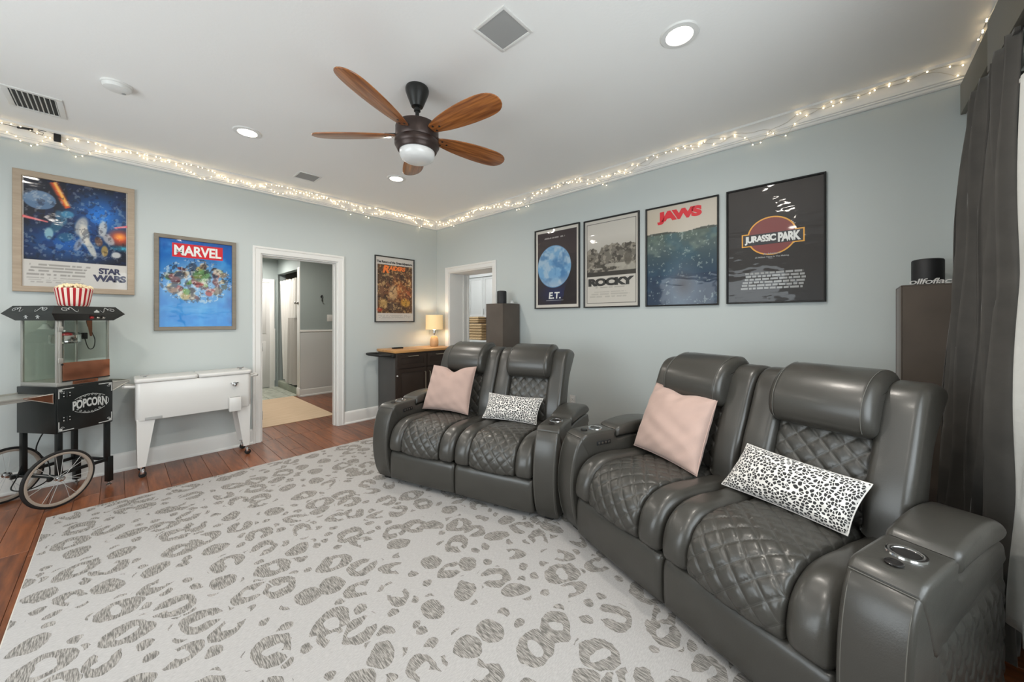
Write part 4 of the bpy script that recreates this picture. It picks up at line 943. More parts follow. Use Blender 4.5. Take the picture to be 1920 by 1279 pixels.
# sea sheet
A = Art((200, 190, 176), 1.5); A.put(np.clip(1.2 - np.hypot((A.U) / .5, (A.V - .85) / .3), 0, 1) * .4, (178, 164, 140)); sea = A.V < .735 + .012 * np.sin(A.U * 9) + .012 * (vnoise(A.U, A.V, 12, 3, 100) - .5)
A.put(sea, (92, 104, 94)); tt = np.clip((.735 - A.V) / .5, 0, 1); A.put(sea * tt * 1.2, (46, 66, 84)); A.put(sea * (A.V < .3) * .6, (38, 50, 72)); A.put(sea * np.clip((fbm(A.U, A.V, 7, 12, 101) - .48) * 4, 0, 1) * .45 * (A.V > .5), (134, 146, 132))
A.put(sea * np.clip((fbm(A.U, A.V, 5, 6, 107) - .5) * 4, 0, 1) * .4, (60, 96, 116)); A.put((abs(A.V - .735) < .012) * sea * .6, (74, 72, 66)); A.put(sea * (fbm(A.U, A.V, 30, 40, 110) > .72) * .5, (186, 196, 186))
A.put(np.clip(1.1 - np.hypot((A.U - .52) / .30, (A.V - .15) / .34), 0, 1) * .75, (110, 124, 138)); A.put(np.clip(1.1 - np.hypot((A.U - .55) / .16, (A.V - .2) / .14), 0, 1) * .8, (48, 44, 50))
t, txt, iw, ih = poster('cream and sea green poster with red title lettering', 'right', -3.275, -3.879, 1.438, 2.335, M['frame_black'], .012, A, wavy=False)
txt('JAWS', .16, .80, .825, .955, ink['bright_red'], bold=.075, spacing=.86)
# near black sheet
A = Art((52, 48, 46), 1.5); A.put(np.clip((A.V - .6) * 1.6, 0, 1) * .5, (84, 76, 70)); A.put(np.clip((.3 - A.V) * 3, 0, 1) * .4, (56, 58, 62))
t, txt, iw, ih = poster('near black poster with red oval emblem edged in yellow, rightmost on the right wall', 'right', -3.934, -4.541, 1.443, 2.340, M['frame_black'], .012, A, wavy=True)
pr_ = [o for o in t.children if o.name.startswith('print')][0]
def plate(name, poly, y, m): g = G(); g.prism([((p[0] - .5) * iw, (p[1] - .5) * ih) for p in poly], y, y - .0006, 'y'); return fin(name, g, m, pr_, smooth=False)
ell = lambda rx, ry, cx, cy: [(cx + rx * math.cos(a), cy + ry * math.sin(a)) for a in [k * 2 * PI / 56 for k in range(56)]]
plate('emblem_border', ell(.262, .165, .485, .565), -.0085, ink['amber']); plate('emblem_border', [(.16, .485), (.82, .485), (.82, .60), (.16, .60)], -.0086, ink['amber'])
plate('emblem_field', ell(.245, .154, .485, .565), -.0093, ink['maroon']); plate('emblem_field', [(.175, .495), (.805, .495), (.805, .59), (.175, .59)], -.0101, ink['black'])
def t2(body, u0, u1, v0, v1, m, y=-.0118, **k): return text_mesh('lettering', body, (u1 - u0) * iw, (v1 - v0) * ih, m, pr_, (((u0 + u1) / 2 - .5) * iw, y, ((v0 + v1) / 2 - .5) * ih), depth=.001, **k)
t2('JURASSIC', .195, .535, .503, .578, ink['white'], bold=.05, spacing=.86); t2('PARK', .555, .785, .503, .582, ink['white'], bold=.05, spacing=.86)
t2('An Adventure', .40, .58, .405, .42, ink['grey'], y=-.0095, bold=.03); t2('65 Million Years In The Making.', .31, .67, .375, .392, ink['grey'], y=-.0095, bold=.03)
r = random.Random(4)
g = G()
for k in range(6):
    x = .20 + .015 * (k in (1, 2)) - .01 * k; end = .83 - .01 * abs(k - 2)
    while x < end:
        w = r.uniform(.03, .09); v = .24 - k * .026; g.box(((x - .5) * iw, -.0095, (v - .5) * ih), ((min(x + w, end) - .5) * iw, -.009, (v + .017 - .5) * ih)); x += w + .012
tag(fin('credit_block', g, ink['grey'], pr_, smooth=False), kind='stuff')

# ------------------------------------------------------------------ popcorn cart
CL, CD = .336, .335
cart = thing('popcorn_cart', 'black popcorn machine cart with spoked wheels by the left wall', 'popcorn machine', (-3.633, -.510, 0), math.radians(35.8))
Bk = M['black']
g = G(); g.box((0, 0, .50), (CL, CD, .835), .003); body = fin('cabinet_body', g, Bk, cart)
g = G(); g.box((.004, -.008, .505), (CL - .004, 0, .828), .003); dr = fin('door', g, Bk, body)
for z in (.60, .775):
    g = G(); g.box((.030, -.014, z - .018), (.075, -.008, z + .018), .002); g.tube([(.052, -.016, z - .02), (.052, -.016, z + .02)], .004, 8); fin('hinge', g, Bk, dr)
    g = G()
    for sx in (.036, .069):
        for sz in (-.011, .011): g.lathe([(.001, -.0155), (.0035, -.015), (.0035, -.0138), (.001, -.0135)], (sx, 0, z + sz), 'y', 8)
    fin('rivet', g, M['silver'], dr)
g = G()
def scroll(g, cx, cz, r, turns, sx, sz, y, w=.0022):
    pts = []; n = int(22 * turns)
    for k in range(n + 1): a = k / n * turns * 2 * PI; q = r * (1 - .82 * k / n); pts.append((cx + sx * q * math.cos(a), y, cz + sz * q * math.sin(a)))
    g.tube(pts, [w * (1 - .4 * k / n) for k in range(n + 1)], 5)
def corner_orn(g, cx, cz, sx, sz, y):
    g.box((cx, y - .001, cz), (cx + sx * .085, y, cz + sz * .006)); g.box((cx, y - .001, cz), (cx + sx * .005, y, cz + sz * .07)); g.box((cx, y - .001, cz), (cx + sx * .02, y, cz + sz * .02))
    scroll(g, cx + sx * .020, cz + sz * .022, .011, 1.2, sx, sz, y - .001, .0014)
for (cx, cz, sx, sz) in ((.010, .82, 1, -1), (CL - .010, .82, -1, -1), (.010, .513, 1, 1), (CL - .010, .513, -1, 1)): corner_orn(g, cx, cz, sx, sz, -.0085)
fin('corner_decal', g, M['silver'], dr, smooth=False)
g = G()
for sz, zc in ((1, .748), (-1, .618)):
    for sx in (-1, 1):
        for k, (dx, r) in enumerate(((.012, .010), (.034, .010), (.056, .008), (.074, .006))): scroll(g, .19 + sx * dx, zc - sz * .05 * (dx / .09) ** 2, r, 1.1, sx, sz, -.0092, .0015)
    g.tube([(.19 + (k / 10 - .5) * .18, -.0092, zc + sz * (.006 - .028 * (k / 5 - 1) ** 2)) for k in range(11)], .0015, 5)
fin('scroll_decal', g, M['silver'], dr)
text_mesh('lettering', 'POPCORN', .205, .066, M['silver'], dr, (.19, -.0095, .680), depth=.002, bold=.035, arc=.012)
g = G(); g.tube([(.296, -.0095, .708), (.304, -.0095, .69), (.302, -.0095, .668), (.292, -.0095, .655)], .0015, 5); fin('bracket_decal', g, M['silver'], dr)
for x, y in ((.012, .0), (.012, CD - .03)): g = G(); g.box((x, y, .17), (x + .028, y + .03, .50), .002); fin('leg', g, Bk, cart)
for y in (.0, CD - .03):
    g = G(); g.box((CL - .04, y, .20), (CL - .012, y + .03, .50), .002); g.box((CL - .030, y - .004, .028), (CL + .004, y + .034, .225), .002); lg = fin('leg', g, Bk, cart)
    g = G(); g.lathe([(.001, 0), (.016, 0), (.016, .006), (.006, .012), (.005, .03), (.001, .03)], (CL - .013, y + .015, 0), n=14); fin('foot', g, M['steel'], lg)
g = G()
g.box((.02, .002, .195), (CL - .02, .020, .217), .001); g.box((.02, CD - .024, .195), (CL - .02, CD - .006, .217), .001); g.box((.012, .02, .178), (.034, CD - .02, .196), .001); g.box((CL - .03, .02, .195), (CL - .01, CD - .02, .215), .001)
fin('lower_frame', g, Bk, cart)
AXX, AXZ = -.015, .197
g = G(); g.tube([(AXX, -.075, AXZ), (AXX, CD + .075, AXZ)], .006, 10); g.box((AXX - .02, .0, AXZ - .022), (.03, .02, AXZ + .006), .002); g.box((AXX - .02, CD - .02, AXZ - .022), (.03, CD, AXZ + .006), .002); fin('axle', g, Bk, cart)
for y in (-.060, CD + .060):
    wr = link('wheel', None, None); bpy.data.objects.remove(wr)
    g = G(); R = .186
    g.tube([(AXX + R * math.cos(a), y, AXZ + R * math.sin(a)) for a in [k * 2 * PI / 64 for k in range(64)]], .0105, 10, close=True); wh = fin('wheel_tire', g, M['rubber'], cart)
    g = G(); rings = []
    prf = [(R - .006, -.010), (R - .014, -.0115), (R - .022, -.008), (R - .022, .008), (R - .014, .0115), (R - .006, .010)]
    for k in range(64): a = k * 2 * PI / 64; rings.append([(AXX + p[0] * math.cos(a), y + p[1], AXZ + p[0] * math.sin(a)) for p in prf])
    rings.append(rings[0]); g.ring_surface(rings, True, False, False); bmesh.ops.remove_doubles(g.bm, verts=g.bm.verts, dist=1e-6); fin('rim', g, M['rimp'], wh)
    g = G(); g.lathe([(.001, y - .03), (.008, y - .03), (.010, y - .022), (.02, y - .018), (.02, y - .013), (.011, y - .010), (.011, y + .010), (.02, y + .013), (.02, y + .018), (.008, y + .03), (.001, y + .03)], (AXX, 0, AXZ), 'y', 18); fin('hub', g, M['chrome'], wh)
    for k in range(14):
        a = k * 2 * PI / 14; a2 = a + (.35 if k % 2 else -.35); sd = 1 if (k // 2) % 2 else -1
        g = G(); g.tube([(AXX + .018 * math.cos(a), y + sd * .014, AXZ + .018 * math.sin(a)), (AXX + (R - .018) * math.cos(a2), y, AXZ + (R - .018) * math.sin(a2))], .0014, 5); fin('spoke', g, M['silver'], wh)
g = G(); C, _ = catmull([(.16, CD - .01, .5), (.12, CD, .42), (.09, CD - .02, .33), (.14, CD - .04, .24), (.06, .16, .15), (-.06, .12, .13), (-.10, .2, .14), (-.03, .28, .19), (.04, CD, .3)], 60); g.tube([tuple(p) for p in C], .004, 6); fin('power_cable', g, M['rubber'], cart)
# push shelves
for sgn, x0, z0, ln in ((-1, 0., .778, .30), (1, CL, .805, .13)):
    g = G(); xa, xb = sorted((x0 + sgn * .004, x0 + sgn * ln)); g.box((xa, .015, z0), (xb, CD - .015, z0 + .004)); g.box((xa, .015, z0 - .014), (xb, .02, z0 + .014)); g.box((xa, CD - .02, z0 - .014), (xb, CD - .015, z0 + .014))
    g.box((min(x0 + sgn * (ln - .005), x0 + sgn * ln), .02, z0 - .014), (max(x0 + sgn * (ln - .005), x0 + sgn * ln), CD - .02, z0 + .014)); sh = fin('side_shelf', g, M['alu'], cart, smooth=False)
    for yy in (.012, CD - .016):
        b_ = min(ln, .15)
        g = G(); g.prism([(x0 + sgn * .004, z0 + .012), (x0 + sgn * b_, z0 + .010), (x0 + sgn * b_, z0 + .002), (x0 + sgn * .004, z0 - .058)], yy, yy + .0035, 'y'); fin('shelf_bracket', g, M['copper'] if sgn < 0 else M['alu'], sh, smooth=False)  # left brackets copper toned: an orange reflection on the metal, put into the colour
        g = G(); g.tube([(x0 + sgn * .006, yy - .002, z0 + .012), (x0 + sgn * b_, yy - .002, z0 + .006), (x0 + sgn * .006, yy - .002, z0 - .058)], .004, 6, close=True); fin('bracket_edge', g, M['alu'], sh)
# glazed popping chamber
Z0, Z1 = .835, 1.312; i_ = .012
g = G(); g.box((i_, i_, Z0), (CL - i_, CD - i_, Z0 + .03), .002); ch = fin('chamber_base', g, M['alu'], cart)
for (x, y) in ((i_, i_), (CL - i_ - .014, i_), (i_, CD - i_ - .014), (CL - i_ - .014, CD - i_ - .014)):
    g = G(); g.box((x, y, Z0 + .03), (x + .014, y + .014, Z1), .002); fin('corner_post', g, M['alu'], ch)
g = G(); g.box((i_ + .014, CD - i_ - .008, Z0 + .03), (CL - i_ - .014, CD - i_ - .004, Z1)); fin('back_pane', g, M['smoked'], ch, smooth=False)
g = G(); g.box((i_ + .004, i_ + .014, Z0 + .03), (i_ + .008, CD - i_ - .014, Z1)); fin('side_pane', g, M['smoked'], ch, smooth=False)
g = G(); g.box((CL - i_ - .008, i_ + .014, Z0 + .03), (CL - i_ - .004, CD - i_ - .014, Z1)); fin('side_pane', g, M['glass'], ch, smooth=False)
g = G(); g.box((i_ + .02, i_ - .004, 1.02), (CL - i_ - .006, i_, Z1 - .01)); dp = fin('front_pane', g, M['glass'], ch, smooth=False)
g = G(); g.box((i_ + .012, i_ - .006, Z0 + .03), (i_ + .026, i_ + .002, Z1), .001)
for z in (1.02, 1.25): g.box((i_ + .004, i_ - .010, z - .018), (i_ + .032, i_ - .004, z + .018), .002)
fin('door_hinge', g, M['alu'], dp)
g = G(); g.box((i_ + .03, i_ - .010, .872), (CL - i_ - .004, i_ - .002, 1.005), .002); cpn = fin('copper_flap', g, M['copper'], ch)
g = G(); g.box((i_ + .03, i_ - .012, .866), (CL - i_ - .004, i_ - .002, .873)); g.lathe([(.001, -.012), (.006, -.012), (.006, .0), (.001, .0)], (i_ + .026, i_, .992), 'y', 10); fin('flap_edge', g, M['blackm'], cpn)
g = G(); g.box((.10, i_ - .004, Z0 + .004), (.25, i_, Z0 + .03), .001); fin('crumb_tray', g, M['copper'], ch)
g = G(); g.lathe([(.001, 1.14), (.078, 1.14), (.086, 1.150), (.086, 1.152), (.082, 1.153), (.082, 1.20), (.085, 1.204), (.001, 1.208)], (.155, .165, 0), n=32); kt = fin('kettle', g, M['chrome'], ch)
g = G(); g.lathe([(.001, 1.208), (.06, 1.209), (.05, 1.222), (.001, 1.226)], (.155, .165, 0), n=28); g.lathe([(.001, 1.226), (.012, 1.228), (.012, 1.238), (.001, 1.24)], (.155, .165, 0), n=12); fin('kettle_lid', g, M['steel'], kt)
g = G(); g.lathe([(.001, 1.198), (.028, 1.201), (.028, 1.214), (.016, 1.221), (.001, 1.223)], (.105, .07, 0), n=18); fin('red_knob', g, M['red'], kt)
g = G(); g.tube([(.165, .22, Z0 + .03), (.165, .22, Z1)], .020, 16); fin('drive_tube', g, M['steel'], ch)
g = G(); g.tube([(.235, .17, 1.16), (.262, .17, 1.205), (.235, .17, 1.215)], .004, 6); g.box((.262, .155, 1.165), (.285, .185, 1.215), .003); g.tube([(.26, .17, 1.2), (.28, .17, 1.2)], .006, 8); fin('kettle_plug', g, M['blackm'], kt)
g = G(); g.lathe([(.001, 1.29), (.016, 1.285), (.020, 1.27), (.034, 1.255), (.040, 1.248), (.001, 1.248)], (.07, .20, 0), n=20); fin('heat_lamp', g, M['bowl'], ch)
g = G(); g.box((.10, .17, 1.255), (.15, .24, Z1)); fin('motor_box', g, M['steel'], ch, smooth=False)
g = G(); C, _ = catmull([(.268, .12, Z1), (.268, .12, 1.27), (.285, .12, 1.22), (.305, .12, 1.16), (.298, .12, 1.10), (.275, .12, 1.085), (.258, .12, 1.11), (.262, .15, 1.17)], 40); g.tube([tuple(p) for p in C], .0032, 6); g.lathe([(.001, 1.262), (.008, 1.262), (.013, 1.29), (.016, 1.31), (.001, 1.31)], (.268, .12, 0), n=12); fin('kettle_cord', g, M['rubber'], ch)
g = G(); g.prism([(.215, Z1), (.248, Z1), (.248, 1.19), (.236, 1.19)], .06, .064, 'y'); fin('reflector', g, M['copper'], ch, smooth=False)
# canopy: octagonal section flaring out then back in
g = G(); o1, o2, o3 = .004, .050, .012
def sq(o, z): return [(-o, -o, z), (CL + o, -o, z), (CL + o, CD + o, z), (-o, CD + o, z)]
g.ring_surface([sq(o1, 1.312), sq(o2, 1.362), sq(o3, 1.418)]); can = fin('canopy', g, Bk, cart, ang=10)
g = G(); dz, dd = 1.418 - 1.362, o2 - o3
def onf(x, v, off=.0015, side='front'):   # point on the upper sloping face
    z = 1.362 + dz * v; d = o2 - dd * v
    return (x, -d - off, z + off) if side == 'front' else (-d - off, x, z + off)
def scr2(side, c, s_, flip):
    pts = []; n = 34
    for k in range(n + 1): a = k / n * 2.6 * PI; q = .020 * (1 - .75 * k / n); pts.append(onf(c + flip * q * math.cos(a) * 1.2, .5 + q * math.sin(a) / .07 * .9, .0015, side))
    g.tube(pts, .0017, 5)
    pts = [onf(c + flip * (.02 + .055 * k / 10), .5 + .3 * math.sin(k / 10 * 2 * PI), .0015, side) for k in range(11)]; g.tube(pts, [.0026 * (1 - k / 13) for k in range(11)], 5)
for side, cs in (('front', ((.03, 1), (CL - .03, -1))), ('left', ((.04, 1), (CD - .04, -1)))):
    for c, fl_ in cs: scr2(side, c, 1, fl_)
for k in range(5): g.box((.19 + .006 * k, -.046, 1.372), (.196 + .006 * k, -.042, 1.375 + .018 * (1 - abs(k - 2) / 3)))
for c in (.09, .19):
    for a in (0, PI / 3, 2 * PI / 3): g.tube([(-.037, c - .016 * math.cos(a), 1.340 - .016 * math.sin(a)), (-.037, c + .016 * math.cos(a), 1.340 + .016 * math.sin(a))], .0026, 5)
fin('canopy_decal', g, M['silver'], can)
for k in range(3):
    g = G(); x = .185 + .035 * k; g.box((x - .009, -.036, 1.325), (x + .009, -.020, 1.345), .002, rot=Matrix.Rotation(math.radians(-42), 3, 'X')); fin('rocker_switch', g, M['red'] if k == 0 else M['steel'], can)
# striped bucket with popcorn on the canopy
u36 = (math.cos(math.radians(35.8)), math.sin(math.radians(35.8)))
bx, by = -3.633 + .165 * u36[0] - .10 * u36[1], -.510 + .165 * u36[1] + .10 * u36[0]
bk = thing('popcorn_bucket', 'plush red and cream striped popcorn bucket on the cart canopy', 'bucket', (bx, by, 1.4185))
g = G(); g.lathe([(.001, 0), (.072, .0), (.080, .012), (.088, .06), (.096, .115), (.099, .130), (.094, .137), (.001, .137)], n=56); fin('striped_tub', g, M['stripes'], bk)
g = G(); r = random.Random(9)
for k in range(85):
    a = r.uniform(0, 6.28); q = .088 * math.sqrt(r.random()); z = .140 + .022 * (1 - (q / .09) ** 2) + r.uniform(-.004, .006)
    bmesh.ops.create_icosphere(g.bm, subdivisions=1, radius=r.uniform(.008, .014), matrix=Matrix.Translation((q * math.cos(a), q * math.sin(a), z)) @ Matrix.Rotation(r.uniform(0, 3), 4, 'X') @ Matrix.Diagonal((1, .8, 1.1, 1)))
tag(fin('popped_corn', g, M['popped'], bk), kind='stuff')

# ------------------------------------------------------------------ white patio cooler
ck = thing('rolling_cooler', 'white enamel rolling drink cooler on four tapered legs', 'cooler', (-2.838, -.215, 0)); Wt = M['white']
hx, hy = .395, .143
rr = lambda hx, hy, r, n=6: [(sx * (hx - r) + r * math.cos(a), sy * (hy - r) + r * math.sin(a)) for sx, sy, a0 in ((1, 1, 0), (-1, 1, PI / 2), (-1, -1, PI), (1, -1, 3 * PI / 2)) for a in [a0 + PI / 2 * k / n for k in range(n + 1)]]
g = G(); g.soft(rr(hx, hy, .035), .475, .792, .006, 'z', 2); fin('tub', g, Wt, ck)
for sx in (-1, 1):
    g = G(); P = [(x if True else 0, y) for x, y in rr(hx / 2 + .003, hy + .008, .03)]; g.soft([(x + sx * (hx / 2 + .004), y) for x, y in P], .792, .826, .010, 'z', 3); ld = fin('lid', g, Wt, ck)
    g = G(); xx = sx * (hx - .06); g.lathe([(.001, .826), (.014, .826), (.006, .832), (.006, .838), (.001, .838)], (xx, -.0, 0), n=14); g.tube([(xx - .028, 0, .842), (xx - .01, 0, .839), (xx + .01, 0, .839), (xx + .028, 0, .844)], .006, 8); fin('lid_handle', g, M['chrome'], ld)
    g = G(); hxx = sx * (hx + .001); g.tube([(hxx, -.06, .755), (hxx + sx * .06, -.06, .762), (hxx + sx * .066, -.05, .762), (hxx + sx * .066, .05, .762), (hxx + sx * .06, .06, .762), (hxx, .06, .755)], .012, 8); fin('side_handle', g, Wt, ck)
    for sy in (-1, 1):
        g = G(); x0, y0 = sx * (hx - .006), sy * (hy - .006); x1, y1 = sx * (hx - .012), sy * (hy - .014)
        tw, bw = .112, .048
        g.ring_surface([[(x0, y0, .49), (x0 - sx * tw, y0, .49), (x0 - sx * .012, y0 - sy * .012, .49), (x0, y0 - sy * .085, .49)], [(x1, y1, .09), (x1 - sx * bw, y1, .09), (x1 - sx * .012, y1 - sy * .012, .09), (x1, y1 - sy * .045, .09)]])
        lg = fin('leg', g, Wt, ck, smooth=False)
        xc, yc = x1 - sx * .020, y1 - sy * .018
        g = G(); g.lathe([(.001, .092), (.018, .092), (.018, .084), (.006, .08), (.006, .062), (.001, .062)], (xc, yc, 0), n=14); g.box((xc - .004, yc - .014, .03), (xc + .02, yc - .011, .066), .001); g.box((xc - .004, yc + .011, .03), (xc + .02, yc + .014, .066), .001); cs = fin('caster_fork', g, M['chrome'], lg)
        g = G(); g.lathe([(.001, -.010), (.020, -.010), (.0255, -.006), (.0255, .006), (.020, .010), (.001, .010)], (xc + .01, yc, .0256), 'y', 20); fin('caster_wheel', g, M['rubber'], cs)
g = G(); g.box((.215, -hy - .05, .452), (.308, -hy - .002, .585), .008); cb = fin('cap_catcher', g, Wt, ck)
g = G(); g.box((.224, -hy - .043, .575), (.300, -hy - .008, .5862)); fin('catcher_opening', g, M['grille'], cb, smooth=False)
g = G(); g.lathe([(.001, -.022), (.010, -.022), (.019, -.016), (.022, -.004), (.022, 0), (.001, 0)], (.262, -hy, .705), 'y', 20); g.box((.232, -hy - .012, .712), (.292, -hy, .722), .003); g.box((.254, -hy - .03, .683), (.270, -hy - .006, .71), .004); fin('bottle_opener', g, M['chrome'], ck)
g = G(); g.box((-.34, -hy - .003, .478), (-.235, -hy, .502), .002); bd = fin('badge_plate', g, M['grille'], ck)
g = G()
for x in (-.334, -.241):
    g.lathe([(.001, -hy - .005), (.003, -hy - .005), (.003, -hy - .003), (.001, -hy - .003)], (x, 0, .49), 'y', 8)
fin('badge_rivet', g, M['steel'], bd)

# ------------------------------------------------------------------ dark sideboard with butcher block top, table lamp
sb = thing('sideboard', 'dark espresso sideboard with butcher block top in the corner', 'sideboard', (-.525, -.27, 0)); Es = M['espresso']
hx, hy = .445, .225
g = G(); g.box((-hx, -hy, .05), (hx, hy, .895), .002); g.box((-hx + .02, -hy + .03, 0), (hx - .02, hy - .02, .05)); fin('carcass', g, Es, sb)
g = G(); g.box((-hx - .018, -hy - .022, .895), (hx + .018, hy + .01, .93), .004); fin('butcher_block_top', g, M['butcher'], sb)
g = G(); g.box((-hx - .004, -hy + .012, .06), (-hx, hy - .02, .84), .001); fin('side_panel', g, M['greypanel'], sb)
for sx in (-1, 1):
    a, b = sorted((sx * .004, sx * (hx - .02)))
    for nm, z0, z1 in (('drawer', .70, .87), ('door', .075, .69)):
        g = G(); g.box((a, -hy - .016, z0), (b, -hy, z1), .002); f_ = fin(nm, g, Es, sb)
        g = G(); w = .045
        for p, q in (((a, z0), (a + w, z1)), ((b - w, z0), (b, z1)), ((a + w, z0), (b - w, z0 + w)), ((a + w, z1 - w), (b - w, z1))): g.box((p[0], -hy - .022, p[1]), (q[0], -hy - .016, q[1]))
        fin('raised_frame', g, Es, f_, smooth=False)
        g = G()
        if nm == 'drawer': xm = (a + b) / 2; g.tube([(xm - .07, -hy - .022, .85), (xm - .07, -hy - .045, .85), (xm + .07, -hy - .045, .85), (xm + .07, -hy - .022, .85)], .0055, 8)
        else: xm = sx * .035; g.tube([(xm, -hy - .022, .24), (xm, -hy - .045, .24), (xm, -hy - .045, .63), (xm, -hy - .022, .63)], .0055, 8)
        fin('handle', g, M['brass'], f_)
g = G(); g.box((-hx - .05, -hy - .0, .835), (-hx - .004, hy - .02, .885), .01); g.tube([(-hx - .03, -hy + .03, .87), (-hx - .12, -hy + .03, .874), (-hx - .185, -hy + .06, .876), (-hx - .20, -hy + .14, .876), (-hx - .20, hy - .14, .876), (-hx - .185, hy - .06, .876), (-hx - .12, hy - .03, .874), (-hx - .03, hy - .03, .87)], .016, 10); fin('towel_bar', g, M['blackm'], sb)
g = G(); g.lathe([(.001, -.012), (.008, -.012), (.01, 0), (.001, .0)], (-hx + .012, -hy - .012, .61), 'y', 12); fin('latch', g, M['white'], sb)
t = thing('remote_control', 'small black device lying on the left end of the butcher block top', 'remote', (-.80, -.24, .930))
g = G(); g.box((-.07, -.03, 0), (.07, .03, .018), .005); fin('body', g, M['blackm'], t)
g = G(); g.box((-.045, -.018, .018), (.0, .018, .020), .001); fin('button_pad', g, M['greypanel'], t)
lp = thing('table_lamp', 'small table lamp with lit linen drum shade on the sideboard', 'lamp', (-.205, -.225, .930))
g = G(); g.lathe([(.001, 0), (.050, 0), (.058, .01), (.062, .05), (.058, .10), (.045, .138), (.028, .150), (.001, .152)], n=32); fin('base', g, M['ceramic'], lp)
g = G(); g.lathe([(.001, .152), (.014, .152), (.012, .165), (.014, .185), (.018, .19), (.018, .235), (.001, .236)], n=16); fin('stem', g, M['chrome'], lp)
g = G(); g.lathe([(.001, .236), (.018, .24), (.03, .275), (.026, .305), (.001, .318)], n=16); fin('light_bulb', g, M['bulb'] if False else mat('lamp_bulb', (255, 240, 210), .4, emit=(255, 222, 170), es=26), lp)
g = G(); g.lathe([(.123, .245), (.121, .455)], n=48, cap=False); g.lathe([(.1205, .247), (.1185, .453)], n=48, cap=False); sh = fin('lamp_shade', g, None or M['shade'], lp, fix=False)
g = G()
for a in range(3): g.tube([(0, 0, .43), (.12 * math.cos(a * 2.094), .12 * math.sin(a * 2.094), .447)], .0015, 5)
g.tube([(0, 0, .236), (.036, 0, .27), (.036, 0, .39), (0, 0, .43)], .0015, 5); fin('harp', g, M['steel'], lp)
pl = bpy.data.lights.new('lamp_light', 'POINT'); pl.energy = LAMP_W; pl.color = (1, .94, .84); pl.shadow_soft_size = .03
o = link('lamp_light', pl, lp); o.location = (0, 0, .36)

# ------------------------------------------------------------------ fabric covered pedestals with speakers
def pedestal(label, x0, x1, y0, y1, h):
    t = thing('speaker_pedestal', label, 'pedestal', ((x0 + x1) / 2, (y0 + y1) / 2, 0), 0, 'tall covered pedestals'); a, b = (x1 - x0) / 2, (y1 - y0) / 2
    g = G(); g.box((-a, -b, .006), (a, b, h), .006, seg=3); fin('fabric_cover', g, M['brownfab'], t)
    g = G()
    for sx in (-1, 1):
        for sy in (-1, 1): g.tube([(sx * (a - .001), sy * (b - .001), .02), (sx * (a - .001), sy * (b - .001), h - .004)], .003, 6)
    g.tube([(-a, -b, h - .004), (a, -b, h - .004), (a, b, h - .004), (-a, b, h - .004)], .003, 6, close=True); fin('piping', g, M['brownfab'], t)
    g = G()
    for sx in (-1, 1):
        for sy in (-1, 1): g.box((sx * (a - .03) - .015, sy * (b - .03) - .015, 0), (sx * (a - .03) + .015, sy * (b - .03) + .015, .006))
    fin('foot', g, M['blackm'], t, smooth=False); return t
pedestal('tall taupe fabric covered pedestal behind the far sofa, beside the doorway', -.305, -.02, -1.715, -1.435, 1.508)
pedestal('tall taupe fabric covered pedestal in the corner behind the curtain', -.345, -.035, -5.16, -4.872, 1.512)
def cyl_speaker(label, x, y, z, r, h):
    t = thing('cylinder_speaker', label, 'speaker', (x, y, z), 0, 'black cylinder speakers')
    g = G(); g.lathe([(.001, 0), (r - .004, 0), (r, .004), (r, h - .01), (r - .003, h - .003), (r - .01, h), (.001, h)], n=40); fin('mesh_body', g, M['speaker'], t)
    g = G(); g.lathe([(.001, h), (r - .014, h), (r - .016, h + .0015), (.001, h + .0015)], n=32); fin('top_plate', g, M['cup'], t)
cyl_speaker('black cylindrical speaker on the pedestal behind the far sofa', -.19, -1.585, 1.512, .057, .150)
cyl_speaker('black cylindrical speaker on the corner pedestal beside the curtain', -.20, -4.985, 1.516, .064, .145)
t = thing('glass_ornament', 'small clear glass ornament on the far pedestal beside the speaker', 'ornament', (-.09, -1.66, 1.512))
g = G(); g.lathe([(.001, 0), (.022, 0), (.026, .008), (.020, .020), (.008, .028), (.001, .028)], n=18); fin('glass_foot', g, M['bowl'], t)
g = G(); g.tube([(-.03, 0, .03), (-.01, 0, .038), (.015, 0, .036), (.03, 0, .030)], .004, 6); fin('curl', g, M['bowl'], t)
t = thing('word_sign', 'low white cut out script lettering in front of the corner speaker', 'sign', (-.315, -4.99, 1.517), -PI / 2)
text_mesh('lettering', 'ollfoflact', .17, .030, M['white'], t, (0, 0, .013), depth=.008, bold=.01, shear=.2, spacing=.9)

# ------------------------------------------------------------------ outlets and switch
def outlet(label, loc, rz, holes=True):
    t = thing('wall_outlet', label, 'outlet', loc, rz); g = G(); g.box((-.036, -.006, -.058), (.036, 0, .058), .002); fin('cover_plate', g, M['white'], t)
    for z in (-.022, .022):
        g = G(); g.box((-.017, -.008, z - .016), (.017, -.006, z + .016), .002); rc = fin('receptacle', g, M['trim'], t)
        g = G(); g.box((-.008, -.0088, z - .003), (-.006, -.008, z + .007)); g.box((.006, -.0088, z - .003), (.008, -.008, z + .007)); g.lathe([(.001, -.0088), (.003, -.0088), (.003, -.008), (.001, -.008)], (0, 0, z - .009), 'y', 8); fin('slot', g, M['blackm'], rc)
outlet('white wall outlet low on the right wall behind the far sofa', (0, -2.47, .445), -PI / 2)
t = thing('light_switch', 'pale double switch plate on the wall beside the table lamp', 'switch', (-.085, 0, 1.15)); g = G(); g.box((-.056, -.005, -.058), (.056, 0, .058), .002); fin('cover_plate', g, M['wall'], t)
for x in (-.024, .024): g = G(); g.box((x - .012, -.009, -.03), (x + .012, -.005, .03), .001); fin('rocker', g, M['wall'], t)

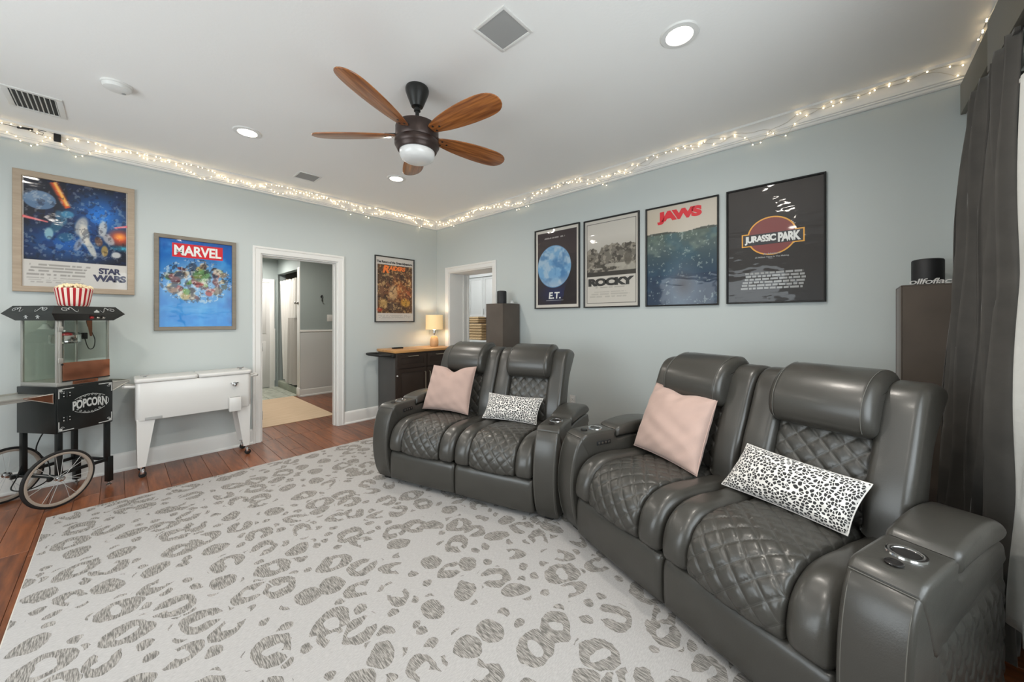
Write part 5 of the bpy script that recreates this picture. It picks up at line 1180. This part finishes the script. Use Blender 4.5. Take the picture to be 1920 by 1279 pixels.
# ------------------------------------------------------------------ window dressing at the right edge
VY = -5.13
va = thing('valance', 'olive taupe upholstered board valance over the window curtains', 'valance', (0, 0, 0))
g = G(); g.box((-.605, VY - .022, 2.505), (-.01, VY, 2.680), .003); fin('board', g, M['valance'], va)
g = G(); g.box((-1.50, VY - .022, 2.452), (-.612, VY + .006, 2.684), .003, rot=Matrix.Rotation(math.radians(.0), 3, 'Y')); fin('board', g, M['valance'], va)
g = G(); g.box((-3.6, VY - .022, 2.452), (-1.506, VY + .006, 2.684), .003); fin('board', g, M['valance'], va)
g = G(); g.box((-3.6, YF + .01, 2.64), (-.01, VY - .024, 2.66)); g.box((-3.6, YF + .01, 2.46), (-3.58, VY - .024, 2.64)); fin('dust_board', g, M['greypanel'], va, smooth=False)
rod = thing('curtain_track', 'grey metal curtain track under the valance', 'track', (0, 0, 0))
g = G(); g.box((-3.5, -5.205, 2.40), (-.32, -5.175, 2.43), .003); fin('rail', g, M['alu'], rod)
for x in (-.5, -1.25, -2.4, -3.4): g = G(); g.box((x - .01, YF + .001, 2.395), (x + .01, -5.205, 2.46)); fin('bracket', g, M['blackm'], rod)
hb = thing('blind_cassette', 'black roller blind cassette at the head of the window', 'blind', (0, 0, 0))
g = G(); g.box((-3.45, YF + .002, 2.205), (-1.02, -5.155, 2.39), .006); fin('casing', g, M['dark_screen'], hb)
for x in (-1.13, -1.20):
    g = G(); g.box((x - .03, -5.155, 2.265), (x + .02, -5.145, 2.30), .002); fin('bracket_clip', g, M['grille'], hb)
def drape(name, label, x0, x1, zt, zb, m, folds, amp, yc, flare, seed, cat='curtain', push=.0):
    t = thing(name, label, cat, ((x0 + x1) / 2, yc, 0)); r = random.Random(seed); ph = [r.uniform(0, 6) for _ in range(4)]; W = x1 - x0; xm = (x0 + x1) / 2
    def fn(a, b):
        z = zb + (zt - zb) * b; d = 1 - b; f = 2 * PI * folds * a
        f += .5 * math.sin(a * 9 + ph[0]) + .35 * math.sin(d * 3 + a * 4)
        y = amp * (.42 + .6 * d) * (math.sin(f) + .28 * math.sin(2.3 * f + ph[1])) + .006 * math.sin(z * 7 + a * 20)
        x = x0 - xm + W * a + .4 * amp * math.sin(f * 1. + 1.2) + flare * d * (a - .15) + .006 * math.sin(z * 5 + ph[2])
        return (x, y + .02 * d * d + push * a * d ** .6, z)
    g = G(); g.grid(fn, int(folds * 22) + 10, 46); o = fin('cloth', g, m, t, ang=80); md = o.modifiers.new('thickness', 'SOLIDIFY'); md.thickness = .003
    g = G(); g.box((x0 - xm, -.008, zt - .012), (x1 - xm, .008, zt + .004), .002); fin('heading_tape', g, m, t); return t
drape('grey_curtain', 'charcoal velvet curtain hanging in deep folds at the window corner', -1.06, -.44, 2.405, .02, M['curtain'], 5.4, .054, -5.118, .0, 5, push=.085)
drape('white_curtain', 'white curtain lining beside the charcoal velvet curtain', -1.46, -1.075, 2.20, .20, M['liner'], 2.5, .014, -5.125, .0, 8)
